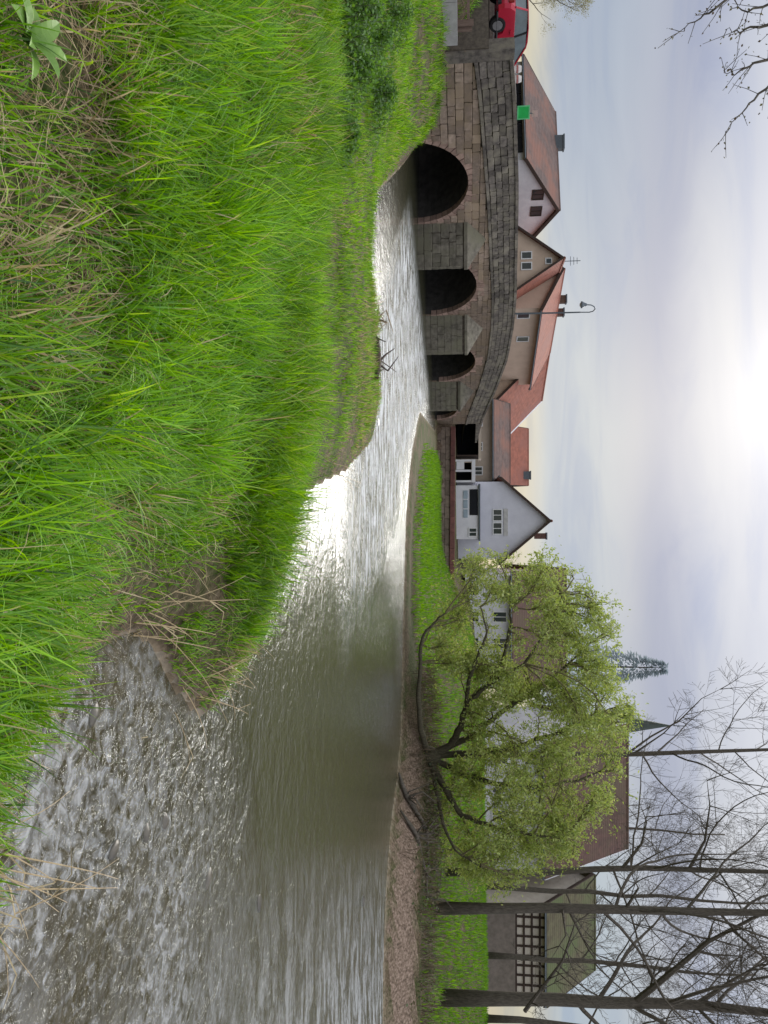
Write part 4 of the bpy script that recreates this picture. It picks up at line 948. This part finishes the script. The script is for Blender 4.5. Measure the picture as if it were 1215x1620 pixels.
for k, (bx, by, Y, h, lab) in enumerate(((748, 1510, 43, 15, 'hazy bare tree behind the timber framed house'), (748, 1400, 45, 17, 'tall bare tree behind the pair of straight trunks'), (748, 1300, 60, 19, 'far bare tree behind the tall brown roofed house'), (748, 1610, 38, 15, 'bare tree behind the thick forked trunk at the frame edge'))):
    bare_tree('bare_tree', lab, (bx, by), Y, h, .17, lean=(rnd(-.6, .6), 0), seed=30 + k, group='bare trees on the far bank', nlimb=15, first=.28, depth=3, kids=(4, 6))
# bluish conifer far behind the willow
def conifer():
    Y = 75.0; b = at(760, 1050, Y); t_ = at(1056, 1046, Y); zb = 3.0
    root = thing('conifer_tree', 'hazy blue grey conifer top rising behind the willow', 'tree', (b[0], b[1], zb))
    base = np.array([b[0], b[1], zb]); top = np.array([b[0], b[1], t_[2]])
    MB().tube([base, top], [.3, .03], 7).build('trunk', M_BARK, root)
    n = 2400; f = RNG.uniform(.25, 1, n) ** .8; an = RNG.uniform(0, 6.28, n); tier = RNG.uniform(.45, 1.0, n); rr = (1 - f) * 7.0 * tier * RNG.uniform(.2, 1, n) ** .5 + .15
    pts = np.stack([b[0] + rr * np.cos(an), b[1] + rr * np.sin(an), zb + f * (top[2] - zb) - rr * .25], 1)
    d = np.stack([np.cos(an), np.sin(an), -.3 + 0 * an], 1) + RNG.normal(0, .3, (n, 3))
    leaves('crown', pts, d, .35, .7, .16, pal(n, [(.30, .35, .39), (.33, .38, .42), (.24, .29, .32)]), M_LEAF, root)
conifer()
# pale early-leafed tree at the frame edge behind the car
def soft_tree():
    Y = 70.0; b = at(800, -6, Y); random.seed(77); zb = tz(b[0], b[1]); base = np.array([b[0], b[1], zb])
    root = thing('budding_tree', 'pale budding tree behind the red car at the frame edge', 'tree', tuple(base))
    tb = MB(); tips = []; top = at(915, -8, Y); tb.tube([base, (base + top) / 2, top], [.22, .14, .04], 7); tb.build('trunk', M_BARK, root)
    cb = MB()
    for k in range(16): grow(cb, base + (top - base) * rnd(.45, .95), np.array([rnd(-1, 1), rnd(-1, 1), rnd(.2, 1)]), rnd(1.5, 3.2), .05, 2, tips, kids=(3, 4))
    cb.build('branches', M_BARK, root, fix=False)
    T = np.array([t[1] for t in tips]); n = 5000; idx = RNG.integers(0, len(T), n)
    leaves('crown', T[idx] + RNG.normal(0, .22, (n, 3)), RNG.normal(size=(n, 3)), .06, .14, .3, pal(n, [(.26, .27, .13), (.30, .28, .16)]), M_LEAF, root)
soft_tree()
# overhanging twigs from a tree just outside the frame
def overhang():
    random.seed(41); Y0 = 8.0; base = np.array([-8.6, 7.4, tz(-8.6, 7.4) - .2])
    root = thing('overhanging_tree', 'budding tree whose twigs hang in at the sky corner above the car', 'tree', tuple(base))
    P = lambda x, y, dy=0: at(x, y, Y0 + dy)
    tb = MB(); fork = base + np.array([.3, .2, 5.2]); tb.tube([base, base + [.05, 0, 1.5], base + [.1, .1, 3.4], fork], [.26, .2, .17, .14], 9); tb.build('trunk', M_BARK, root, shade=True)
    cb = MB(); tips = []; BPts = []
    main = [(.05, [fork, P(1320, -120), P(1290, -20), P(1245, 30), P(1205, 42), P(1170, 50), P(1150, 46)]), (.05, [fork, P(1400, -100, .6), P(1350, 20, .6), P(1290, 80, .5), P(1240, 120, .4), P(1200, 148, .3), P(1172, 180, .2), P(1148, 208, .2)]),
            (.04, [fork, P(1290, -140, -.4), P(1230, -60, -.4), P(1180, -25, -.4), P(1130, 12, -.4), P(1098, 34, -.3), P(1076, 50, -.3)]), (.045, [fork, P(1440, -60, 1), P(1380, 60, 1), P(1310, 130, 1), P(1250, 165, 1), P(1215, 185, 1)]),
            (.03, [P(1290, 80, .5), P(1235, 95, .5), P(1190, 100, .4), P(1160, 118, .4), P(1145, 112, .4)]), (.03, [P(1290, -20), P(1230, 5, .1), P(1180, 20, .1), P(1155, 10, .1)])]
    for r, ps in main:
        sm = []
        for i in range(len(ps) - 1):
            for t in np.linspace(0, 1, 4, endpoint=False): sm.append(ps[i] + (ps[i + 1] - ps[i]) * t + rvec() * .02)
        sm.append(ps[-1]); n = len(sm); cb.tube(sm, [max(r * .8 * (1 - i / n), .0028) for i in range(n)], 5, cap=False)
        for i in range(6, n):
            BPts.append((sm[i], sm[i] - sm[i - 1]))
            for _ in range(random.randint(0, 2)):
                sd = rvec(); dd = unit(unit(sm[i] - sm[i - 1]) * .6 + sd * .7); L_ = rnd(.10, .32); q = sm[i]; pl = [q, q + dd * L_ * .5, q + dd * L_ + rvec() * .02]
                cb.tube(pl, [.0045, .0035, .0025], 3, cap=False)
                for f in (.4, .7, 1): BPts.append((q + dd * L_ * f, dd + rvec() * .4))
    cb.build('branches', M_BARK, root, fix=False)
    n = len(BPts); p_ = np.array([b[0] for b in BPts]) + RNG.normal(0, .008, (n, 3)); d_ = np.array([b[1] / (np.linalg.norm(b[1]) + 1e-9) for b in BPts]) + RNG.normal(0, .4, (n, 3))
    leaves('buds', p_, d_, .018, .04, .35, pal(n, [(.10, .10, .045), (.14, .13, .06), (.08, .06, .04)]), M_LEAF, root)
overhang()

# ------------------------------------------------------------------ grass
def vnoise(X, Y, scale, seed=0):
    r = np.random.default_rng(seed); T = r.uniform(0, 1, (64, 64)); x = X * scale + 1000; y = Y * scale + 1000
    xi = np.floor(x).astype(int); yi = np.floor(y).astype(int); fx = x - xi; fy = y - yi; fx = fx * fx * (3 - 2 * fx); fy = fy * fy * (3 - 2 * fy)
    g = lambda a, b: T[a % 64, b % 64]
    return (g(xi, yi) * (1 - fx) + g(xi + 1, yi) * fx) * (1 - fy) + (g(xi, yi + 1) * (1 - fx) + g(xi + 1, yi + 1) * fx) * fy
def blades(name, X, Y, Z, h, w, az, t0, bend, cols, seg, m, parent=None, tipcol=None):
    n = len(X); k = seg
    s = np.linspace(0, 1, k + 1)
    phi = t0[:, None] + bend[:, None] * s[None, :]
    ds = h[:, None] / k
    hx = np.concatenate([np.zeros((n, 1)), np.cumsum(np.sin(phi[:, :-1]) * ds, 1)], 1); hz = np.concatenate([np.zeros((n, 1)), np.cumsum(np.cos(phi[:, :-1]) * ds, 1)], 1)
    ca, sa = np.cos(az)[:, None], np.sin(az)[:, None]
    cx = X[:, None] + hx * ca; cy = Y[:, None] + hx * sa; cz = Z[:, None] + hz
    tw = az + math.pi / 2 + RNG.normal(0, .5, n); wx, wy = np.cos(tw)[:, None], np.sin(tw)[:, None]
    ww = w[:, None] * (np.clip(1.0 - s, 0, 1) ** .6)[None, :] * np.minimum(1, .55 + s * 2)[None, :] * .5
    L_ = np.stack([cx - wx * ww, cy - wy * ww, cz], -1)[:, :-1]; R_ = np.stack([cx + wx * ww, cy + wy * ww, cz], -1)[:, :-1]; T = np.stack([cx, cy, cz], -1)[:, -1:]
    V = np.concatenate([L_, R_, T], 1).reshape(-1, 3); st = 2 * k + 1
    b = (np.arange(n) * st)[:, None]
    q = np.concatenate([np.stack([b + i, b + k + i, b + k + i + 1, b + i + 1], -1) for i in range(k - 1)], 1).reshape(-1, 4) if k > 1 else np.zeros((0, 4), int)
    tr = np.concatenate([b + k - 1, b + 2 * k - 1, b + 2 * k], 1)
    return np_mesh(name, V, q, m, parent, np.repeat(cols, st, 0), tr)
G_COL = [(.155, .36, .014), (.105, .27, .012), (.235, .46, .022), (.05, .15, .010), (.32, .48, .06)]
def scatter(n, x0, x1, y0, y1): return RNG.uniform(x0, x1, n), RNG.uniform(y0, y1, n)
def in_view(X, Y, margin=.06):
    a = X / np.maximum(Y, .3); return (a > -.70 - margin) & (a < .70 + margin)
def near_grass():
    # tufts: each tuft has its own lean so blades flow together
    def tufts(nt, x0, x1, y0, y1, per, hlo, hhi, wlo, whi, seg, name, label, dmin=.05, spread=.10):
        tx, ty = scatter(nt, x0, x1, y0, y1); keep = in_view(tx, ty, .15) & ~in_river(tx, ty); tx, ty = tx[keep], ty[keep]
        dn = seg_dist(tx, ty, NEAR); s, n_ = bridge_sn(tx, ty); keep = (dn > dmin) & ~((n_ < .1) & (s > -6.6)) & (dn < seg_dist(tx, ty, FAR)); 
        dens = vnoise(tx, ty, 1.1, 3) * .6 + vnoise(tx, ty, 2.7, 4) * .4
        keep &= dens > RNG.uniform(.08, .36, len(tx)); keep &= ~((dn < .55) & (RNG.random(len(tx)) < .35))
        for bx, by, br in ((118, 95, .26), (95, 215, .16), (105, 300, .2), (150, 400, .18), (60, 160, .15), (40, 330, .2), (130, 470, .15), (265, 235, .12), (345, 640, .16)):
            bc = gnd(bx, by, .95); q = np.hypot(tx - bc[0], ty - bc[1]) / br; keep &= (q > 1) | (RNG.random(len(tx)) < .32)
        bare = ((tx - .60) / .30) ** 2 + ((ty - 5.55) / .36) ** 2; keep &= (bare > 1) | (RNG.random(len(tx)) < .06)
        tx, ty, dn = tx[keep], ty[keep], dn[keep]; m = len(tx)
        taz = vnoise(tx, ty, .8, 5) * 9 + RNG.normal(0, .7, m); th = RNG.uniform(.75, 1.25, m) * (.55 + .75 * vnoise(tx, ty, .9, 6)) * (.38 + .62 * smooth(0, 1.3, dn))
        tb = np.clip(.55 * vnoise(tx, ty, 1.7, 8) + .45 * RNG.random(m), 0, 1); th = th * np.where((tx < -.75) & (ty < 3.0), .62, 1.0)
        i = np.repeat(np.arange(m), per); n = len(i)
        ox = RNG.normal(0, spread, n); oy = RNG.normal(0, spread, n); X = tx[i] + ox; Y = ty[i] + oy; oa = np.arctan2(oy, ox); orr = np.hypot(ox, oy) / spread
        ok = ~in_river(X, Y); i, X, Y, oa, orr = i[ok], X[ok], Y[ok], oa[ok], orr[ok]; n = len(i)
        Z = terrain(X, Y) - .02
        h = RNG.uniform(hlo, hhi, n) * th[i]; w = RNG.uniform(wlo, whi, n); az = np.where(RNG.random(n) < .55, oa + RNG.normal(0, .5, n), taz[i] + RNG.normal(0, .6, n))
        t0 = np.abs(RNG.normal(.08, .12, n)) + .10 * orr; bend = np.abs(RNG.normal(1.05, .65, n)) * (.5 + 1.1 * RNG.random(m)[i])
        c = pal(n, G_COL, .2, [.32, .26, .22, .12, .08]); c = c * (.45 + 1.0 * tb[i])[:, None]
        dry = RNG.random(n) < (.03 + .16 * (vnoise(X, Y, 1.4, 11) > .72) + .15 * np.exp(-dn[i] / .35) + .35 * (np.hypot(X + 1.6, Y - 15.5) < 3.2) * (RNG.random(n) < .7))
        c[dry] = pal(int(dry.sum()), [(.42, .33, .17), (.33, .25, .13), (.50, .42, .24)], .15)
        o = blades(name, X, Y, Z, h, w, az, t0, bend, np.clip(c, 0, 1), seg, M_GRASS); tag(o, label, 'grass', kind='stuff')
    tufts(4600, -5.8, 2.6, .9, 7.6, 24, .17, .40, .006, .014, 5, 'tall_grass', 'tall lush green grass filling the near bank')
    tufts(420, -5.8, 2.4, 1.2, 7.4, 46, .34, .54, .007, .014, 6, 'tussock_grass', 'arching tussocks standing above the near grass', dmin=.25, spread=.05)
    tufts(10500, -14, 1.5, 6.8, 21, 10, .07, .24, .009, .018, 3, 'meadow_grass', 'lower green grass running along the river towards the bridge')
    tufts(3000, -24, -5, 18, 34, 10, .18, .42, .018, .034, 3, 'bank_grass', 'bright grass on the bank before the bridge abutment')
near_grass()
def far_grass():
    n = 80000; X, Y = scatter(n, -9, 30, 20, 56)
    df = seg_dist(X, Y, FAR); keep = ~in_river(X, Y) & in_view(X, Y, .05) & (df < seg_dist(X, Y, NEAR)) & (wall_side(X, Y) < -.25); s, n_ = bridge_sn(X, Y); keep &= n_ > .5
    w = smooth(3.5, 10.5, X + .1 * (Y - 27)); keep &= df > np.where(w > .5, 1.7, 1.4) + RNG.uniform(0, .8, n); keep &= ~((w > .4) & (df < 4.0) & (RNG.random(n) < .72))
    X, Y = X[keep], Y[keep]; n = len(X)
    c = pal(n, [(.13, .32, .02), (.10, .24, .02), (.19, .38, .03)], .25)
    o = blades('far_bank_grass', X, Y, terrain(X, Y) - .02, RNG.uniform(.12, .32, n), RNG.uniform(.035, .07, n), RNG.uniform(0, 6.28, n), np.abs(RNG.normal(.1, .2, n)), np.abs(RNG.normal(.5, .4, n)), c, 2, M_GRASS)
    tag(o, 'green meadow grass on the far bank below the river wall', 'grass', kind='stuff')
far_grass()
def dry_litter():
    n = 12500; X, Y = scatter(n, -5, 2.6, 1.2, 9); dn = seg_dist(X, Y, NEAR); X[9000:] = RNG.uniform(-2.6, 0, 3500); Y[9000:] = RNG.uniform(1.5, 3.6, 3500); dn = seg_dist(X, Y, NEAR)
    keep = ~in_river(X, Y) & ((vnoise(X, Y, 1.4, 11) > .55) | (dn < .8) | ((X < 0) & (Y < 3.4) & (np.arange(n) >= 9000))); X, Y = X[keep], Y[keep]; n = len(X)
    c = pal(n, [(.36, .28, .15), (.26, .19, .10), (.44, .36, .21), (.16, .11, .06)], .2)
    o = blades('dry_litter', X, Y, terrain(X, Y) + .02, RNG.uniform(.08, .35, n), RNG.uniform(.004, .009, n), RNG.uniform(0, 6.28, n), RNG.uniform(.8, 1.5, n), RNG.normal(.1, .3, n), c, 3, M_DRY)
    tag(o, 'flattened straw coloured litter among the near grass', 'litter', kind='stuff')
dry_litter()

# dry reed stalks leaning over the water
def reed(label, roots, seed, n, length, lean_az, spread=.5, rise=(.5, 1.1)):
    random.seed(seed); c = gnd(*roots, .15); zb = tz(c[0], c[1])
    root = thing('dry_reed_clump', label, 'reeds', (c[0], c[1], zb), 'dry reed clumps at the near water edge')
    for k in range(n):
        p = np.array([c[0] + random.gauss(0, .09), c[1] + random.gauss(0, .09), 0]); p[2] = tz(p[0], p[1]) - .03 if tz(p[0], p[1]) > 0 else -.1
        az = lean_az + random.gauss(0, spread); L_ = length * rnd(.6, 1.2); t = rnd(*rise); pts = [p]
        for i in range(7):
            pts.append(pts[-1] + L_ / 7 * np.array([math.sin(t) * math.cos(az), math.sin(t) * math.sin(az), math.cos(t)])); t += rnd(.02, .14)
        MB().tube(pts, [.0052 * (1 - .1 * i) for i in range(8)], 4, cap=False).build('stalk', mat('reed_straw', (.55, .43, .26), (.38, .28, .16), 20, .8, 0), root)
        if k % 2 == 0:
            j = random.randint(2, 5); q = pts[j]; a2 = az + rnd(-1, 1); lf = [q, q + np.array([math.cos(a2) * .12, math.sin(a2) * .12, .08]), q + np.array([math.cos(a2) * .3, math.sin(a2) * .3, .02])]
            MB().tube(lf, [.005, .004, .001], 3, cap=False).build('dry_leaf', mat('reed_leaf', (.48, .40, .24), (.36, .28, .16), 20, .8, 0), root)
reed('dry reed clump arching from the dark hollow in the near bank', (235, 985), 1, 9, .85, 1.2, .45)
reed('dry reed clump on the grassy spit reaching to mid river', (330, 1060), 2, 7, .7, .9, .5)
reed('dry reed clump at the tip of the grassy spit', (300, 1110), 3, 5, .6, .3, .8, (.8, 1.4))
reed('dry reed clump hanging over the brown shallows', (30, 1340), 4, 8, .9, 1.0, .5, (.6, 1.3))
reed('dry reed clump at the lowest water corner', (12, 1450), 5, 6, .7, .6, .6, (.8, 1.3))
reed('dry reed clump on the bank edge above the glassy pool', (440, 850), 6, 7, .7, 1.4, .5)
reed('short dry reed clump by the bright rapids', (530, 745), 7, 6, .6, .7, .6)

# broad leaved dock in the near corner, darker weeds in the swale
def dock():
    random.seed(9); c = gnd(38, 62, 1.0); zb = tz(c[0], c[1])
    root = thing('dock_plant', 'broad leaved dock plant in the nearest grass corner', 'plant', (c[0], c[1], zb))
    m = mat('dock_leaf', (.17, .30, .045), (.10, .20, .03), 9, .5, .2, spec=.4)
    for k in range(8):
        az = k * .79 + rnd(-.3, .3); L_ = rnd(.12, .19); W_ = rnd(.022, .032); t = rnd(.35, .9); rows = []; p = np.array([c[0], c[1], zb + .12])
        d = np.array([math.cos(az), math.sin(az), 0]); s = np.array([-d[1], d[0], 0])
        for i in range(8):
            f = i / 7; w = W_ * math.sin(math.pi * min(1, f * .9 + .08)) ** .8 * (1.0 if f < .98 else .1); fold = np.array([0, 0, w * .35])
            rows.append([p - s * w + fold, p, p + s * w + fold]); p = p + L_ / 7 * (d * math.sin(t) + np.array([0, 0, math.cos(t)])); t += .17
        mb = MB()
        for a_, b_ in zip(rows[:-1], rows[1:]):
            for j in (0, 1): mb.poly([a_[j], a_[j + 1], b_[j + 1], b_[j]])
        mb.build('leaf', m, root, shade=True, fix=False)
dock()
def weeds():
    spots = [((545, 20), 1.0, 'dark weed clump at the frame edge in the grassy swale'), ((575, 60), .9, 'dark weed clump in the swale below the concrete wall'), ((590, 150), .8, 'dark weed clump in the swale nearest the bridge abutment'),
             ((555, 105), .7, 'low dark weed clump just behind the tall near grass'), ((545, 215), .6, 'dark weed clump on the slope towards the first arch'), ((610, 25), 1.0, 'weed clump before the concrete wall by the frame edge')]
    for k, (px, sz, lab) in enumerate(spots):
        c = gnd(*px, .75); zb = tz(c[0], c[1]); root = thing('weed_clump', lab, 'weeds', (c[0], c[1], zb), 'dark weed clumps in the swale')
        n = 2600; r = np.abs(RNG.normal(0, .5, n)) * sz; an = RNG.uniform(0, 6.28, n); X = c[0] + r * np.cos(an) * 1.3; Y = c[1] + r * np.sin(an)
        Z = terrain(X, Y) + RNG.uniform(.02, .55, n) * sz * np.exp(-(r / (.7 * sz)) ** 2)
        leaves('foliage', np.stack([X, Y, Z], 1), RNG.normal(size=(n, 3)) + [0, 0, .4], .035, .075, .3, pal(n, [(.09, .21, .03), (.13, .27, .04), (.06, .14, .025)], .25), M_LEAF, root)
        st = MB()
        for _ in range(26):
            q = np.array([c[0] + random.gauss(0, .35 * sz), c[1] + random.gauss(0, .3 * sz), 0]); q[2] = tz(q[0], q[1]); st.tube([q, q + [rnd(-.1, .1), rnd(-.1, .1), rnd(.3, .6) * sz]], [.008, .004], 3, cap=False)
        st.build('stems', mat('weed_stem', (.10, .12, .05), None, 9, .9, 0), root, fix=False)
weeds()
# brush and roots on the right bank
def brush():
    n = 26000; X, Y = scatter(n, 6.5, 24, 19, 34); df = seg_dist(X, Y, FAR); keep = ~in_river(X, Y) & in_view(X, Y) & (df < 5.0) & (df > .9) & (Y > 15)
    dens = vnoise(X, Y, .9, 20); keep &= (dens > .42) | ((X < 12.5) & (df < 3)); X, Y, df = X[keep], Y[keep], df[keep]; n = len(X)
    Z = terrain(X, Y) + RNG.uniform(0, .75, n) * (vnoise(X, Y, .6, 21) + .1)
    o = leaves('brush_foliage', np.stack([X, Y, Z], 1), RNG.normal(size=(n, 3)), .05, .13, .3, pal(n, [(.08, .12, .03), (.12, .10, .05), (.06, .075, .025), (.16, .13, .07)], .25), M_LEAF)
    tag(o, 'low brown green brush along the top of the earth bank', 'brush', kind='stuff')
    n = 9000; X, Y = scatter(n, 6.0, 22, 20, 32); df = seg_dist(X, Y, FAR); keep = ~in_river(X, Y) & in_view(X, Y) & (df < 4.5) & (df > np.where(X < 11, .5, 1.25)); X, Y = X[keep], Y[keep]; n = len(X)
    o = blades('brush_twigs', X, Y, terrain(X, Y) - .05, RNG.uniform(.3, 1.1, n), RNG.uniform(.012, .028, n), RNG.uniform(0, 6.28, n), np.abs(RNG.normal(.2, .4, n)), RNG.normal(.4, .7, n), pal(n, [(.14, .11, .075), (.20, .155, .105), (.09, .07, .045)]), 4, M_DRY)
    tag(o, 'tangled bare twigs along the earth bank', 'brush', kind='stuff')
    for k, (pl, lab) in enumerate((([(700, 1225), (672, 1262), (655, 1310), (662, 1370)], 'dark fallen limb lying along the bank below the willow'), ([(690, 1285), (662, 1320), (650, 1380), (648, 1420)], 'dark fallen log at the waterline below the bare trunks'))):
        ps = [gnd(x, y, .0) for x, y in pl]; ps = []
        for x, y in pl:
            Yq = 25.2 - k * .9; q = at(x, y, Yq); q[2] = max(tz(q[0], q[1]) + .1, .08); ps.append(q)
        r = thing('fallen_log', lab, 'log', tuple(ps[0]), 'fallen wood on the far bank'); MB().tube([ps[0], (ps[0] + ps[1]) / 2 + rvec() * .1, ps[1], (ps[1] + ps[2]) / 2 + rvec() * .12, ps[2], ps[3]], [.03, .07, .085, .07, .06, .03], 8).build('log_stem', M_BARK, r, shade=True)
        for _ in range(9): q = random.choice(ps[1:]); MB().tube([q, q + rvec() * .3 + [0, 0, .3], q + rvec() * .5 + [0, 0, .55]], [.04, .025, .01], 4, cap=False).build('side_branch', M_BARK, r, fix=False)
brush()
# stones breaking the surface of the near shallows
def stones():
    random.seed(4); import bmesh
    m = mat('wet_stone', (.10, .085, .06), (.045, .038, .028), 8, .35, .5, spec=.5, objvar=.3)
    spec = [((232, 1318), 'mossy flat stone in the middle of the near riffle'), ((262, 1300), 'dark stone at the head of the near riffle'), ((180, 1345), 'brown stone in the shallows by the reeds'), ((150, 1130), 'small black stone in the grey backwater beside the bank'),
            ((410, 1428), 'dark stone in the pale water of the lower riffle'), ((330, 1390), 'low stone between the near riffle and the lower riffle'), ((575, 1425), 'dark stone off the red earth bank'), ((652, 775), 'small stone at the edge of the far bank'), ((598, 668), 'dark stone at the bright rapids edge')]
    for px, lab in spec:
        c = gnd(*px, 0); dist = np.linalg.norm(c - CC); r = .035 + .0042 * dist
        bm = bmesh.new(); bmesh.ops.create_icosphere(bm, subdivisions=2, radius=1)
        a = [rnd(0, 6) for _ in range(4)]
        for v in bm.verts:
            k = 1 + .18 * math.sin(v.co.x * 3 + a[0]) * math.cos(v.co.y * 3 + a[1]) + .1 * math.sin(v.co.z * 5 + a[2]) + rnd(-.05, .05); v.co *= k
        me = bpy.data.meshes.new('river_stone'); bm.to_mesh(me); bm.free(); me.materials.append(m); me.polygons.foreach_set('use_smooth', [True] * len(me.polygons))
        o = bpy.data.objects.new('river_stone', me); COL.objects.link(o); o.location = (c[0], c[1], -r * .12); o.scale = (r * rnd(1, 1.5), r, r * .42); o.rotation_euler = (0, 0, rnd(0, 3)); tag(o, lab, 'stone', 'stones breaking the surface')
stones()

def driftwood():
    random.seed(14)
    for k, (pl, lab) in enumerate((([(577, 505), (588, 545), (590, 575)], 'pale driftwood branch on the eroded near bank by the rapids'), ([(566, 545), (572, 575), (566, 598)], 'dark driftwood stump in the eroded hollow by the rapids'))):
        ps = [gnd(x, y, .12) for x, y in pl]
        for q in ps: q[2] = max(tz(q[0], q[1]) + .10, .1)
        r = thing('driftwood', lab, 'driftwood', tuple(ps[0]), 'driftwood on the eroded bank')
        m = mat('drift_pale', (.42, .33, .24), (.28, .21, .15), 9, .9, .4) if k == 0 else mat('drift_dark', (.10, .07, .055), (.05, .035, .03), 9, .9, .4)
        MB().tube(ps, [.06, .05, .03] if k == 0 else [.06, .09, .05], 7).build('stem', m, r, shade=True)
        for _ in range(6):
            q = random.choice(ps); MB().tube([q, q + rvec() * .2 + [0, 0, .12], q + rvec() * .35 + [0, 0, .2]], [.03, .02, .008], 4, cap=False).build('side_branch', m, r, fix=False)
driftwood()
